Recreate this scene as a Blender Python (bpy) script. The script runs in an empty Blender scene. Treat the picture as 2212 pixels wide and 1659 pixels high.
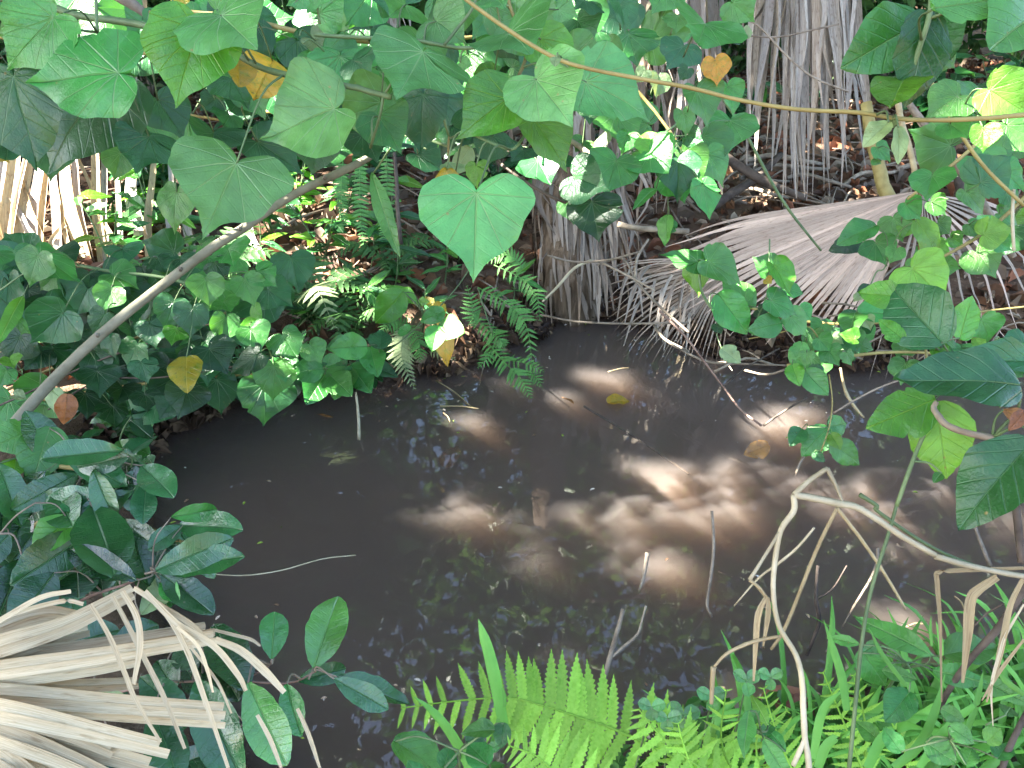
import bpy, math, random
import numpy as np
from mathutils import Vector, Matrix

random.seed(7)
NR = np.random.default_rng(7)
SC = bpy.context.scene
COL = SC.collection

# ------------------------------------------------------------------ camera
CAM_H, PITCH, FPX, IW, IH = 1.7, math.radians(30), 1671.0, 2212.0, 1659.0
CAM = Vector((0, 0, CAM_H))
FW = Vector((0, math.cos(PITCH), -math.sin(PITCH)))
UP = Vector((0, math.sin(PITCH), math.cos(PITCH)))
RT = Vector((1, 0, 0))
cd = bpy.data.cameras.new('camera')
cam = bpy.data.objects.new('camera', cd)
COL.objects.link(cam)
cam.location = CAM
cam.rotation_euler = (math.pi / 2 - PITCH, 0, 0)
cd.sensor_width = 36.0
cd.lens = 36.0 * FPX / IW
cd.clip_start, cd.clip_end = 0.05, 800
SC.camera = cam

# ------------------------------------------------------------------ sky, sun, exposure
SUN = Vector((-0.68, -0.12, 0.72)).normalized()          # towards the sun
world = bpy.data.worlds.new('World')
SC.world = world
world.use_nodes = True
wn = world.node_tree
sky = wn.nodes.new('ShaderNodeTexSky')
sky.sky_type = 'NISHITA'
sky.sun_disc = False
sky.dust_density = 2.0
sky.ozone_density = 1.0
sky.sun_elevation = math.asin(SUN.z)
sky.sun_rotation = math.atan2(SUN.x, SUN.y)
bg = wn.nodes['Background']
bg.inputs['Strength'].default_value = 0.05
wn.links.new(sky.outputs[0], bg.inputs[0])
sl = bpy.data.lights.new('sun', 'SUN')
sl.energy = 5.0
sl.angle = math.radians(0.5)
sl.color = (1.0, 0.95, 0.87)
sun = bpy.data.objects.new('sun', sl)
COL.objects.link(sun)
sun.rotation_euler = (-SUN).to_track_quat('-Z', 'Y').to_euler()
SC.view_settings.view_transform = 'Standard'
SC.view_settings.look = 'None'
SC.view_settings.exposure = 4.25
SC.view_settings.gamma = 1.0
SC.render.engine = 'CYCLES'
cy = SC.cycles
cy.use_denoising = True
cy.max_bounces = 8
cy.diffuse_bounces = 3
cy.glossy_bounces = 3
cy.transmission_bounces = 4
cy.transparent_max_bounces = 12
cy.volume_bounces = 1
cy.sample_clamp_indirect = 6.0
cy.caustics_reflective = False
cy.caustics_refractive = False

# ------------------------------------------------------------------ picture measurements -> places
def at(px, py, d):
    return CAM + d * (FW + RT * ((px - IW / 2) / FPX) + UP * ((IH / 2 - py) / FPX))

def on_plane(px, py, z=0.0):
    r = FW + RT * ((px - IW / 2) / FPX) + UP * ((IH / 2 - py) / FPX)
    return CAM + r * ((z - CAM_H) / r.z)

ZK = 0.3472
OFF = {1: (0, 0), 2: (750, 0), 3: (1504, 0), 4: (0, 560), 5: (750, 560), 6: (1504, 560),
       7: (0, 1128), 8: (750, 1128), 9: (1504, 1128)}
def zp(r, x, y):
    o = OFF[r]
    return x * ZK + o[0] * 0.96, y * ZK + o[1] * 0.96
def zat(r, x, y, d):
    return at(*zp(r, x, y), d)

# ------------------------------------------------------------------ node helpers and materials
class NT:
    def __init__(s, name):
        s.m = bpy.data.materials.new(name)
        s.m.use_nodes = True
        s.t = s.m.node_tree
        s.t.nodes.clear()
        s.out = s.t.nodes.new('ShaderNodeOutputMaterial')
    def n(s, typ, **kw):
        x = s.t.nodes.new(typ)
        for k, v in kw.items():
            setattr(x, k, v)
        return x
    def put(s, sock, v):
        if v is None:
            return
        if isinstance(v, bpy.types.NodeSocket):
            s.t.links.new(v, sock)
        elif isinstance(v, (tuple, list)):
            sock.default_value = tuple(v) + ((1,) if len(v) == 3 and len(sock.default_value) == 4 else ())
        else:
            sock.default_value = v
    def math(s, op, a, b=None, c=None, clamp=False):
        x = s.n('ShaderNodeMath', operation=op, use_clamp=clamp)
        s.put(x.inputs[0], a); s.put(x.inputs[1], b); s.put(x.inputs[2], c)
        return x.outputs[0]
    def mix(s, f, a, b, blend='MIX'):
        x = s.n('ShaderNodeMix', data_type='RGBA', blend_type=blend)
        s.put(x.inputs[0], f); s.put(x.inputs[6], a); s.put(x.inputs[7], b)
        return x.outputs[2]
    def noise(s, vec, scale, detail=3, rough=0.5, dist=0.0):
        x = s.n('ShaderNodeTexNoise')
        s.put(x.inputs['Vector'], vec)
        x.inputs['Scale'].default_value = scale
        x.inputs['Detail'].default_value = detail
        x.inputs['Roughness'].default_value = rough
        x.inputs['Distortion'].default_value = dist
        return x.outputs['Fac']
    def ramp(s, f, *stops):
        x = s.n('ShaderNodeValToRGB')
        s.put(x.inputs[0], f)
        e = x.color_ramp.elements
        while len(e) < len(stops):
            e.new(0.5)
        for q, (p, c) in zip(e, stops):
            q.position = p
            q.color = tuple(c) + (1,) if len(c) == 3 else c
        return x.outputs[0]
    def maprange(s, v, a, b, c=0.0, d=1.0):
        x = s.n('ShaderNodeMapRange')
        x.interpolation_type = 'SMOOTHSTEP'
        s.put(x.inputs[0], v)
        for i, k in enumerate((a, b, c, d)):
            s.put(x.inputs[i + 1], k)
        return x.outputs[0]
    def bump(s, h, strength, dist=0.01):
        x = s.n('ShaderNodeBump')
        x.inputs['Strength'].default_value = strength
        x.inputs['Distance'].default_value = dist
        s.put(x.inputs['Height'], h)
        return x.outputs[0]
    def principled(s, col, rough=0.5, spec=0.5, normal=None):
        p = s.n('ShaderNodeBsdfPrincipled')
        s.put(p.inputs['Base Color'], col)
        s.put(p.inputs['Roughness'], rough)
        s.put(p.inputs['Specular IOR Level'], spec)
        s.put(p.inputs['Normal'], normal)
        return p.outputs[0]
    def finish(s, sh):
        s.t.links.new(sh, s.out.inputs['Surface'])
        return s.m
    def leafy(s, col, rough, spec, normal, trans, tcol=None):
        p = s.principled(col, rough, spec, normal)
        t = s.n('ShaderNodeBsdfTranslucent')
        s.put(t.inputs['Color'], tcol if tcol is not None else col)
        mx = s.n('ShaderNodeMixShader')
        mx.inputs[0].default_value = trans
        s.t.links.new(p, mx.inputs[1]); s.t.links.new(t.outputs[0], mx.inputs[2])
        return mx.outputs[0]

def leaf_mat(name, col, vein, kind, rough=0.42, spec=0.45, trans=0.3, spots=0.0, wear=(0.30, 0.20, 0.07), mott=None):
    k = NT(name)
    tc = k.n('ShaderNodeTexCoord')
    sp = k.n('ShaderNodeSeparateXYZ')
    k.put(sp.inputs[0], tc.outputs['UV'])
    x, y = sp.outputs[0], sp.outputs[1]
    ax = k.math('ABSOLUTE', x)
    v = None
    if kind == 'heart':
        for ang, w in ((0, .018), (26, .014), (52, .015), (84, .012), (122, .010)):
            a = math.radians(ang)
            d = k.math('ABSOLUTE', k.math('SUBTRACT', k.math('MULTIPLY', ax, math.cos(a)), k.math('MULTIPLY', y, math.sin(a))))
            al = k.math('ADD', k.math('MULTIPLY', ax, math.sin(a)), k.math('MULTIPLY', y, math.cos(a)))
            ww = k.math('MULTIPLY_ADD', al, -0.7 * w, w)
            m = k.math('MULTIPLY', k.math('SUBTRACT', 1.0, k.math('DIVIDE', d, ww), clamp=True), k.math('GREATER_THAN', al, 0.0))
            v = m if v is None else k.math('MAXIMUM', v, m)
        side = k.math('FRACT', k.math('MULTIPLY', k.math('SUBTRACT', y, k.math('MULTIPLY', ax, 0.75)), 6.0))
    else:
        v = k.math('SUBTRACT', 1.0, k.math('DIVIDE', ax, 0.012), clamp=True)
        sl_ = {'oval': 0.5, 'ovate': 0.9, 'lance': 0.8}[kind]
        fr = {'oval': 11.0, 'ovate': 6.0, 'lance': 9.0}[kind]
        side = k.math('FRACT', k.math('MULTIPLY', k.math('SUBTRACT', y, k.math('MULTIPLY', ax, sl_)), fr))
    sd = k.math('ABSOLUTE', k.math('SUBTRACT', side, 0.5))          # 0 in the middle of a rib
    sv = k.maprange(sd, 0.0, 0.09, 1.0, 0.0)
    oi = k.n('ShaderNodeObjectInfo')
    rnd = oi.outputs['Random']
    ob = k.n('ShaderNodeVectorMath', operation='ADD')
    k.put(ob.inputs[0], tc.outputs['UV'])
    cmb = k.n('ShaderNodeCombineXYZ')
    k.put(cmb.inputs[0], k.math('MULTIPLY', rnd, 37.0)); k.put(cmb.inputs[1], k.math('MULTIPLY', rnd, 91.0))
    k.put(ob.inputs[1], cmb.outputs[0])
    uvr = ob.outputs[0]
    blot = k.noise(uvr, 2.6, 4, 0.6)
    c = k.mix(k.maprange(blot, 0.3, 0.75), tuple(q * 0.78 for q in col), tuple(min(1, q * 1.22) for q in col))
    if mott:
        mo = k.noise(uvr, 4.5, 5, .7)
        c = k.mix(k.maprange(mo, .48, .62), c, mott)
        c = k.mix(k.maprange(k.noise(uvr, 9.0, 4, .7), .60, .68), c, (.13, .065, .03))
    hs = k.n('ShaderNodeHueSaturation')
    k.put(hs.inputs['Color'], c)
    k.put(hs.inputs['Hue'], k.math('MULTIPLY_ADD', rnd, 0.035, 0.4825))
    k.put(hs.inputs['Value'], k.math('MULTIPLY_ADD', k.math('FRACT', k.math('MULTIPLY', rnd, 7.3)), 0.6, 0.65))
    c = hs.outputs[0]
    c = k.mix(k.math('MULTIPLY', sv, 0.05 if kind == 'heart' else (0.04 if kind == 'oval' else 0.10)), c, vein)
    c = k.mix(k.math('MULTIPLY', v, 0.75), c, vein)
    # insect marks and dried specks, a few on each blade
    vo = k.n('ShaderNodeTexVoronoi')
    k.put(vo.inputs['Vector'], uvr)
    vo.inputs['Scale'].default_value = 7.0
    sc_ = k.n('ShaderNodeSeparateColor')
    k.put(sc_.inputs[0], vo.outputs['Color'])
    few = k.math('GREATER_THAN', sc_.outputs[0], 1.0 - 0.15 - spots)
    spm = k.math('MULTIPLY', k.maprange(vo.outputs['Distance'], 0.05, 0.16, 1.0, 0.0), few)
    c = k.mix(k.math('MULTIPLY', spm, 0.8), c, wear)
    fine = k.noise(uvr, 38.0, 2, 0.6)
    h = k.math('ADD', k.math('MULTIPLY', k.math('MAXIMUM', v, k.math('MULTIPLY', sv, 0.18 if kind == 'heart' else (0.12 if kind == 'oval' else 0.3))), -1.0),
               k.math('ADD', k.math('MULTIPLY', k.noise(uvr, 5.0, 2), 1.2), k.math('MULTIPLY', fine, 0.35)))
    nrm = k.bump(h, 0.55, 0.004)
    rg = k.math('MULTIPLY_ADD', blot, 0.25, rough - 0.12)
    tcol = k.mix(0.6, c, (min(1, col[0] * 2.6), min(1, col[1] * 1.9), col[2] * 0.5))
    return k.finish(k.leafy(c, rg, spec, nrm, trans, tcol))

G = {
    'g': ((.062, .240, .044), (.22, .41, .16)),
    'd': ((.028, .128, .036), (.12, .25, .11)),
    'b': ((.085, .270, .018), (.24, .45, .08)),
    'y': ((.46, .33, .022), (.54, .43, .09)),
    'o': ((.58, .31, .028), (.60, .40, .08)),
    'p': ((.22, .33, .14), (.38, .47, .26)),
    'n': ((.28, .13, .045), (.36, .22, .11)),
    'l': ((.12, .33, .035), (.28, .48, .11)),
    'm': ((.105, .310, .080), (.30, .50, .22)),  # g brightened for the light on the top leaves
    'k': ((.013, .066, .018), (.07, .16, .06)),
}
MATS = {}
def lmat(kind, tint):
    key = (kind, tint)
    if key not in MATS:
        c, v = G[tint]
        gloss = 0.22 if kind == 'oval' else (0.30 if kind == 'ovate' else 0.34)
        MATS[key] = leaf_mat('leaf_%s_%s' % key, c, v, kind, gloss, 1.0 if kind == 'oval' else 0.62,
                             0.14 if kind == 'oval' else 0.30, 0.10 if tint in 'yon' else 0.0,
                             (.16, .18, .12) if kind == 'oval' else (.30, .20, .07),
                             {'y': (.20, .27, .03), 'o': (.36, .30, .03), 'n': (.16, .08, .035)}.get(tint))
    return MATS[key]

def simple_mat(name, c1, c2, scale=8, rough=0.75, stretch=None, bump=0.4, spec=0.3, attr=None, trans=0.0, bdist=0.01):
    k = NT(name)
    tc = k.n('ShaderNodeTexCoord')
    mp = k.n('ShaderNodeMapping')
    k.put(mp.inputs[0], tc.outputs['Object'])
    if stretch:
        mp.inputs['Scale'].default_value = stretch
    f = k.noise(mp.outputs[0], scale, 5, 0.6)
    c = k.mix(k.maprange(f, 0.28, 0.72), c1, c2)
    if attr:
        a = k.n('ShaderNodeAttribute', attribute_name=attr)
        c = k.mix(1.0, c, a.outputs['Color'], 'MULTIPLY')
    else:
        oi = k.n('ShaderNodeObjectInfo')
        hs = k.n('ShaderNodeHueSaturation')
        k.put(hs.inputs['Color'], c)
        k.put(hs.inputs['Value'], k.math('MULTIPLY_ADD', oi.outputs['Random'], 0.5, 0.75))
        c = hs.outputs[0]
    nrm = k.bump(f, bump, bdist)
    if trans:
        return k.finish(k.leafy(c, rough, spec, nrm, trans))
    return k.finish(k.principled(c, rough, spec, nrm))

def strip_mat(name, c1, c2, c3, trans=0.12):
    """dead palm blade: UV x runs across the blade, y along it; fine long fibres, weathered stains"""
    k = NT(name)
    tc = k.n('ShaderNodeTexCoord')
    oi = k.n('ShaderNodeObjectInfo')
    cmb = k.n('ShaderNodeCombineXYZ')
    k.put(cmb.inputs[2], k.math('MULTIPLY', oi.outputs['Random'], 50.0))
    ad = k.n('ShaderNodeVectorMath', operation='ADD')
    k.put(ad.inputs[0], tc.outputs['UV']); k.put(ad.inputs[1], cmb.outputs[0])
    mp = k.n('ShaderNodeMapping')
    k.put(mp.inputs[0], ad.outputs[0])
    mp.inputs['Scale'].default_value = (9, 0.9, 1)
    f = k.noise(mp.outputs[0], 2.0, 4, 0.65)
    st = k.noise(ad.outputs[0], 3.5, 4, 0.6)
    c = k.mix(k.maprange(f, 0.3, 0.7), c1, c2)
    c = k.mix(k.maprange(st, 0.52, 0.75), c, c3)
    hs = k.n('ShaderNodeHueSaturation')
    k.put(hs.inputs['Color'], c)
    k.put(hs.inputs['Value'], k.math('MULTIPLY_ADD', oi.outputs['Random'], 0.55, 0.7))
    nrm = k.bump(f, 0.5, 0.004)
    return k.finish(k.leafy(hs.outputs[0], 0.6, 0.35, nrm, trans))

M_BARK = simple_mat('bark_grey', (.17, .145, .115), (.32, .29, .24), 14, 0.8, (1, 1, .35), 0.5)
M_STEMB = simple_mat('stem_grey_olive', (.19, .175, .115), (.32, .30, .21), 18, 0.75, None, 0.5)
M_STEMG = simple_mat('stem_green', (.07, .12, .05), (.15, .21, .09), 20, 0.55, None, 0.2)
M_STEMO = simple_mat('stem_olive', (.20, .155, .05), (.30, .25, .09), 20, 0.6, None, 0.2)
M_TWIG = simple_mat('twig_dry', (.155, .12, .085), (.31, .255, .19), 25, 0.8, None, 0.4)
M_TWIGD = simple_mat('twig_dark', (.035, .026, .02), (.11, .085, .065), 18, 0.8, None, 0.5)
M_TWIGR = simple_mat('twig_reddish', (.14, .085, .065), (.27, .18, .14), 22, 0.75, None, 0.4)
M_REED = simple_mat('reed_dry', (.30, .25, .15), (.48, .425, .29), 16, 0.6, None, 0.25)
M_REEDT = simple_mat('reed_tan', (.30, .22, .11), (.46, .37, .21), 16, 0.65, None, 0.25)
M_PALMT = strip_mat('dead_palm_pale', (.46, .375, .225), (.65, .565, .38), (.32, .24, .13), 0.10)
M_PALMG = strip_mat('dead_palm_grey', (.25, .21, .165), (.47, .41, .335), (.15, .115, .08), 0.08)
M_PALMB = strip_mat('dead_palm_brown', (.27, .22, .17), (.42, .35, .28), (.17, .12, .08), 0.12)
M_BLADE = strip_mat('dead_reed_blade', (.31, .22, .11), (.47, .37, .20), (.20, .13, .065), 0.15)
M_PALMD = strip_mat('dead_palm_dark', (.17, .125, .085), (.29, .22, .16), (.10, .07, .045), 0.08)
M_PALMF = strip_mat('dead_palm_fan', (.48, .345, .265), (.66, .52, .41), (.31, .21, .145), 0.08)
M_FIBRE = simple_mat('palm_trunk_fibre', (.075, .05, .03), (.21, .155, .105), 12, 0.9, (3, 3, .35), 1.0, 0.15, None, 0, 0.03)
M_FERNB = simple_mat('fern_lime', (.225, .48, .04), (.32, .58, .075), 12, 0.5, None, 0.25, 0.4, None, 0.32)
M_FERNG = simple_mat('fern_green', (.075, .23, .05), (.13, .32, .075), 12, 0.5, None, 0.25, 0.4, None, 0.3)
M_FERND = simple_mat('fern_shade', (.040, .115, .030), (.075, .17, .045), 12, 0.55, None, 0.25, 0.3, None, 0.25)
M_FERNSUN = simple_mat('fern_sunlit', (.20, .28, .12), (.34, .40, .20), 12, 0.55, None, 0.25, 0.4, None, 0.3)  # sunlight on single fronds put into a paler green
M_GRASS = simple_mat('grass_blade', (.09, .29, .04), (.16, .41, .065), 9, 0.45, None, 0.2, 0.4, None, 0.3)
M_LITTER = simple_mat('litter', (.7, .7, .7), (1, 1, 1), 30, 0.75, None, 0.4, 0.3, 'tint', 0.1)
M_CROWN = simple_mat('crown_leaf', (.75, .75, .75), (1, 1, 1), 6, 0.45, None, 0.1, 0.4, 'tint', 0.42)
M_STONE = simple_mat('red_stone', (.16, .06, .035), (.30, .13, .08), 9, 0.6, None, 0.5)

# ------------------------------------------------------------------ objects, things, parts
WM = {}
def link(o, parent=None, world=None):
    COL.objects.link(o)
    w = world if world is not None else Matrix.Identity(4)
    WM[o.name] = w
    if parent is not None:
        o.parent = parent
        o.matrix_parent_inverse = WM[parent.name].inverted()
    o.matrix_basis = w
    return o
def thing(name, label, cat, loc=(0, 0, 0), group=None):
    o = bpy.data.objects.new(name, None)
    o.empty_display_size = 0.05
    link(o, None, Matrix.Translation(Vector(loc)))
    return tag(o, label, cat, group)
def tag(o, label=None, cat=None, group=None, kind=None):
    if label: o['label'] = label
    if cat: o['category'] = cat
    if group: o['group'] = group
    if kind: o['kind'] = kind
    return o
def mesh(name, V, F, mat, uv=None, smooth=True):
    me = bpy.data.meshes.new(name)
    me.from_pydata([tuple(v) for v in V], [], F)
    if uv is not None:
        ul = me.uv_layers.new(name='UVMap')
        li = np.empty(len(me.loops), dtype=np.int32)
        me.loops.foreach_get('vertex_index', li)
        ul.data.foreach_set('uv', np.asarray(uv, dtype=np.float32)[li].ravel())
    if smooth:
        me.polygons.foreach_set('use_smooth', [True] * len(me.polygons))
    me.materials.append(mat)
    me.update()
    return me
def obj(name, me, parent=None, world=None):
    return link(bpy.data.objects.new(name, me), parent, world)

# ------------------------------------------------------------------ curves
def smooth_path(P, sub=5):
    P = [Vector(p) for p in P]
    if len(P) < 3 or sub <= 1:
        return P
    out = []
    Q = [P[0] * 2 - P[1]] + P + [P[-1] * 2 - P[-2]]
    for i in range(1, len(Q) - 2):
        a, b, c, d = Q[i - 1], Q[i], Q[i + 1], Q[i + 2]
        for s in range(sub):
            t = s / sub
            out.append(0.5 * ((2 * b) + (c - a) * t + (2 * a - 5 * b + 4 * c - d) * t * t + (3 * b - a - 3 * c + d) * t ** 3))
    out.append(P[-1])
    return out
def lerp_list(R, n):
    if not isinstance(R, (list, tuple)):
        return [R] * n
    return list(np.interp(np.linspace(0, len(R) - 1, n), range(len(R)), R))
def tube_geo(P, R, sides=7, sub=5, wob=0.0):
    P = smooth_path(P, sub)
    n = len(P)
    R = lerp_list(R, n)
    V, F = [], []
    ref = None
    for i in range(n):
        t = (P[min(i + 1, n - 1)] - P[max(i - 1, 0)]).normalized()
        if ref is None:
            ref = t.orthogonal().normalized()
        ref = (ref - t * ref.dot(t)).normalized()
        b = t.cross(ref)
        for k in range(sides):
            a = 2 * math.pi * k / sides
            rr = R[i] * (1 + random.uniform(-wob, wob))
            V.append(P[i] + (ref * math.cos(a) + b * math.sin(a)) * rr)
    for i in range(n - 1):
        for k in range(sides):
            k2 = (k + 1) % sides
            F.append((i * sides + k, i * sides + k2, (i + 1) * sides + k2, (i + 1) * sides + k))
    F.append(tuple(range(sides))[::-1])
    F.append(tuple(range((n - 1) * sides, n * sides)))
    return V, F, P
def tube(name, P, R, mat, parent=None, sides=7, sub=5, wob=0.06):
    V, F, Q = tube_geo(P, R, sides, sub, wob)
    o = obj(name, mesh(name, V, F, mat), parent)
    return o, Q
def ribbon_geo(P, W, wdir, fold=0.25, sub=5, twist=0.0):
    """blade along P, width list W, pleated in a V; wdir is the across direction"""
    P = smooth_path(P, sub)
    n = len(P)
    W = lerp_list(W, n)
    V, F, uv = [], [], []
    wdir = Vector(wdir)
    L = 0.0
    for i in range(n):
        if i:
            L += (P[i] - P[i - 1]).length
        t = (P[min(i + 1, n - 1)] - P[max(i - 1, 0)]).normalized()
        w = wdir - t * wdir.dot(t)
        if w.length < 1e-5:
            w = t.orthogonal()
        w.normalize()
        nn = t.cross(w)
        a = twist * i / max(1, n - 1)
        w2 = w * math.cos(a) + nn * math.sin(a)
        n2 = t.cross(w2)
        h = W[i] / 2
        V += [P[i] - w2 * h, P[i] - n2 * (h * fold * 2), P[i] + w2 * h]
        uv += [(0, L * 8), (0.5, L * 8), (1, L * 8)]
        if i:
            b = (i - 1) * 3
            F += [(b, b + 1, b + 4, b + 3), (b + 1, b + 2, b + 5, b + 4)]
    return V, F, uv
def ribbon(name, P, W, wdir, mat, parent=None, fold=0.25, sub=5, twist=0.0):
    V, F, uv = ribbon_geo(P, W, wdir, fold, sub, twist)
    return obj(name, mesh(name, V, F, mat, uv), parent)

# ------------------------------------------------------------------ leaf blades
HALF = {
    'heart': [(0, 0), (.015, -.07), (.09, -.165), (.27, -.225), (.45, -.18), (.59, -.05), (.645, .13), (.60, .34), (.48, .52), (.31, .66), (.165, .77), (.075, .865), (.028, .94), (0, 1.0)],
    'ovate': [(0, 0), (.10, -.02), (.24, .07), (.345, .24), (.37, .42), (.31, .62), (.20, .79), (.09, .92), (0, 1.0)],
    'oval': [(0, 0), (.05, .05), (.13, .18), (.20, .38), (.22, .56), (.195, .75), (.12, .90), (.045, .975), (0, 1.0)],
    'lance': [(0, 0), (.04, .06), (.09, .25), (.11, .42), (.085, .66), (.045, .85), (0, 1.0)],
}
RATIO = {'heart': 1.28, 'ovate': .74, 'oval': .44, 'lance': .22}
def blade(kind, seed):
    r = random.Random(seed * 101 + len(kind))
    H = smooth_path([Vector((a, b, 0)) for a, b in HALF[kind]], 3)
    q1, q2 = r.uniform(.90, 1.1), r.uniform(.90, 1.1)
    pa, pb, aw = r.uniform(0, 6), r.uniform(0, 6), (.07 if kind == 'heart' else .04)
    right = [(p.x * q1 * (1 + aw * math.sin(6 * p.y + pa) + .4 * aw * math.sin(13 * p.y + pb)), p.y) for p in H]
    left = [(-p.x * q2 * (1 + aw * math.sin(6 * p.y + pb) + .4 * aw * math.sin(13 * p.y + pa)), p.y) for p in H]
    if kind in ('heart', 'ovate') and seed % 3 != 1:
        for sd_ in (right, left):
            for _ in range(r.randint(0, 2)):
                i = r.randint(8, len(sd_) - 6)
                sd_[i] = (sd_[i][0] * r.uniform(.80, .93), sd_[i][1] * .97)
    ph = r.uniform(0, 6)
    amp = {'heart': .035, 'ovate': .03, 'oval': .018, 'lance': .012}[kind]
    droop = r.uniform(.04, .22) * {'heart': 1, 'ovate': .9, 'oval': .55, 'lance': 1.0}[kind]
    fold = r.uniform(.06, .30) if kind != 'oval' else r.uniform(.22, .5)
    cup = r.uniform(-.25, .15) if kind == 'heart' else 0
    def zz(x, y, e):
        return (-droop * y * abs(y) + fold * abs(x) + cup * x * x * 1.4 + e * amp * (math.sin(9 * y + ph + x * 3) + .6 * math.sin(17 * y + 2 * ph))
                + .02 * math.sin(6 * x + ph) * math.sin(5 * y + 2 * ph))
    rings = (0.0, .3, .6, .84, 1.0) if kind in ('heart',) else (0.0, .5, 1.0)
    V, F = [], []
    tw = r.uniform(-.35, .35)
    def add(x, y, e):
        x2 = x + (r.uniform(-.008, .008) if e == 1 else 0)
        z = zz(x2, y, e)
        a = tw * max(0, y)
        V.append((x2 * math.cos(a) + z * math.sin(a), y, z * math.cos(a) - x2 * math.sin(a)))
        return len(V) - 1
    uv = []
    if kind == 'heart':
        grid = []
        for side in (right, left):
            for s in rings:
                row = []
                for (x, y) in side:
                    row.append(add(x * s, y * s, s if s == 1 else s * .4)); uv.append((x * s, y * s))
                grid.append(row)
        for si in range(2):
            g = grid[si * 5:si * 5 + 5]
            for a in range(4):
                for b in range(len(g[0]) - 1):
                    f = (g[a][b], g[a + 1][b], g[a + 1][b + 1], g[a][b + 1])
                    F.append(f if si == 0 else f[::-1])
    else:
        for side, flip in ((right, False), (left, True)):
            rows = []
            for s in (0, .35, .7, 1.0):
                row = []
                for (x, y) in side:
                    row.append(add(x * s, y, s * s)); uv.append((x * s, y))
                rows.append(row)
            for a in range(3):
                for b in range(len(side) - 1):
                    f = (rows[a][b], rows[a + 1][b], rows[a + 1][b + 1], rows[a][b + 1])
                    F.append(f[::-1] if flip else f)
    return V, F, uv
BL = {}
def blade_mesh(kind, var, tint):
    key = (kind, var, tint)
    if key not in BL:
        g = ('geo', kind, var)
        if g not in BL:
            BL[g] = blade(kind, var)
        V, F, uv = BL[g]
        BL[key] = mesh('leaf_' + kind, V, F, lmat(kind, tint), uv)
    return BL[key]
KIND = {'h': 'heart', 'v': 'ovate', 'o': 'oval', 'l': 'lance'}

def put_leaf(par, p0, ydir, nrm, L, W, kind, tint, stems=None, petiole=None, pmat=None, name='leaf'):
    y = Vector(ydir).normalized()
    n = Vector(nrm)
    n = (n - y * n.dot(y))
    n = n.normalized() if n.length > 1e-4 else y.orthogonal().normalized()
    x = y.cross(n)
    sx = W / RATIO[kind]
    Mx = Matrix(((x.x * sx, y.x * L, n.x * L, p0.x), (x.y * sx, y.y * L, n.y * L, p0.y), (x.z * sx, y.z * L, n.z * L, p0.z), (0, 0, 0, 1)))
    o = obj(name, blade_mesh(kind, random.randrange(10 if kind == 'heart' else 6), tint), par, Mx)
    # petiole: to the nearest stem, or a short stalk leading back
    tgt = None
    if stems:
        best = min(stems, key=lambda q: (q - p0).length)
        dl = (best - p0).length
        tgt = best if dl < L * 2.2 else p0 + (best - p0) * (L * 0.9 / dl)
    elif petiole:
        tgt = p0 - y * L * petiole - n * L * petiole * .3
    if tgt is not None and (tgt - p0).length > 0.006:
        mid = (p0 + tgt) * .5 + Vector((0, 0, 0.12 * (tgt - p0).length)) - y * 0.10 * L
        r = max(.0012, L * .011)
        V, F, _ = tube_geo([p0 + y * L * .015 - n * L * .004, mid, tgt], [r, r * 1.1, r * 1.5], 5, 4)
        obj('petiole', mesh('petiole', V, F, pmat or M_STEMG), o)
    return o

def traced(par, data, stems=None, pmat=None, jit=0.04):
    """rows: region jx jy tx ty width depth tint kind"""
    for row in data.strip().splitlines():
        for ent in row.split(';'):
            t = ent.split()
            if not t:
                continue
            r = int(t[0]); jx, jy, tx, ty, w, d = map(float, t[1:7])
            tint = t[7] if len(t) > 7 else 'g'
            kind = KIND[t[8]] if len(t) > 8 else 'heart'
            if tint == 'g' and kind == 'heart' and r in (1, 2) and d < 1.17 and (r == 2 or jx > 1150):
                tint = 'm'  # skylight on the near top leaves painted in as a brighter green
            d *= 1 + random.uniform(-jit, jit)
            s = ZK * d / FPX
            p0 = zat(r, jx, jy, d)
            im = RT * ((tx - jx) * s) + UP * (-(ty - jy) * s)
            Li = max(im.length, 1e-3)
            W = w * s
            q = RATIO[kind]
            Lr = min(max(Li, W / q), Li * (1.7 if kind == 'heart' else 1.35))
            dd = math.sqrt(max(0, Lr * Lr - Li * Li)) * (-1 if ty >= jy else 1)
            y = im + FW * dd
            n = (CAM - p0).normalized() + Vector((random.uniform(-.2, .2), random.uniform(-.15, .15), .25))
            if W < q * Li * .82:
                roll = min(math.acos(max(.2, W / (q * Li))), .6)
                n2 = (CAM - p0).normalized(); yn = y.normalized()
                n2 = (n2 - yn * n2.dot(yn)).normalized()
                n = max((Matrix.Rotation(sg * roll, 3, yn) @ n2 for sg in (-1, 1)), key=lambda v: v.z + random.uniform(-.3, .3))
                W = W / max(.5, math.cos(roll))
            put_leaf(par, p0, y, n, Lr, W, kind, tint, stems, .5, pmat)

def zpath(spec):
    """'r x y d, x y d, ...' (region may change with r: prefix)"""
    out, r = [], 1
    for q in spec.split(','):
        t = q.split()
        if t[0].startswith('r'):
            r = int(t[0][1:]); t = t[1:]
        out.append(zat(r, float(t[0]), float(t[1]), float(t[2])))
    return out
def zr(px, d):
    return px * ZK * d / FPX / 2

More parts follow.
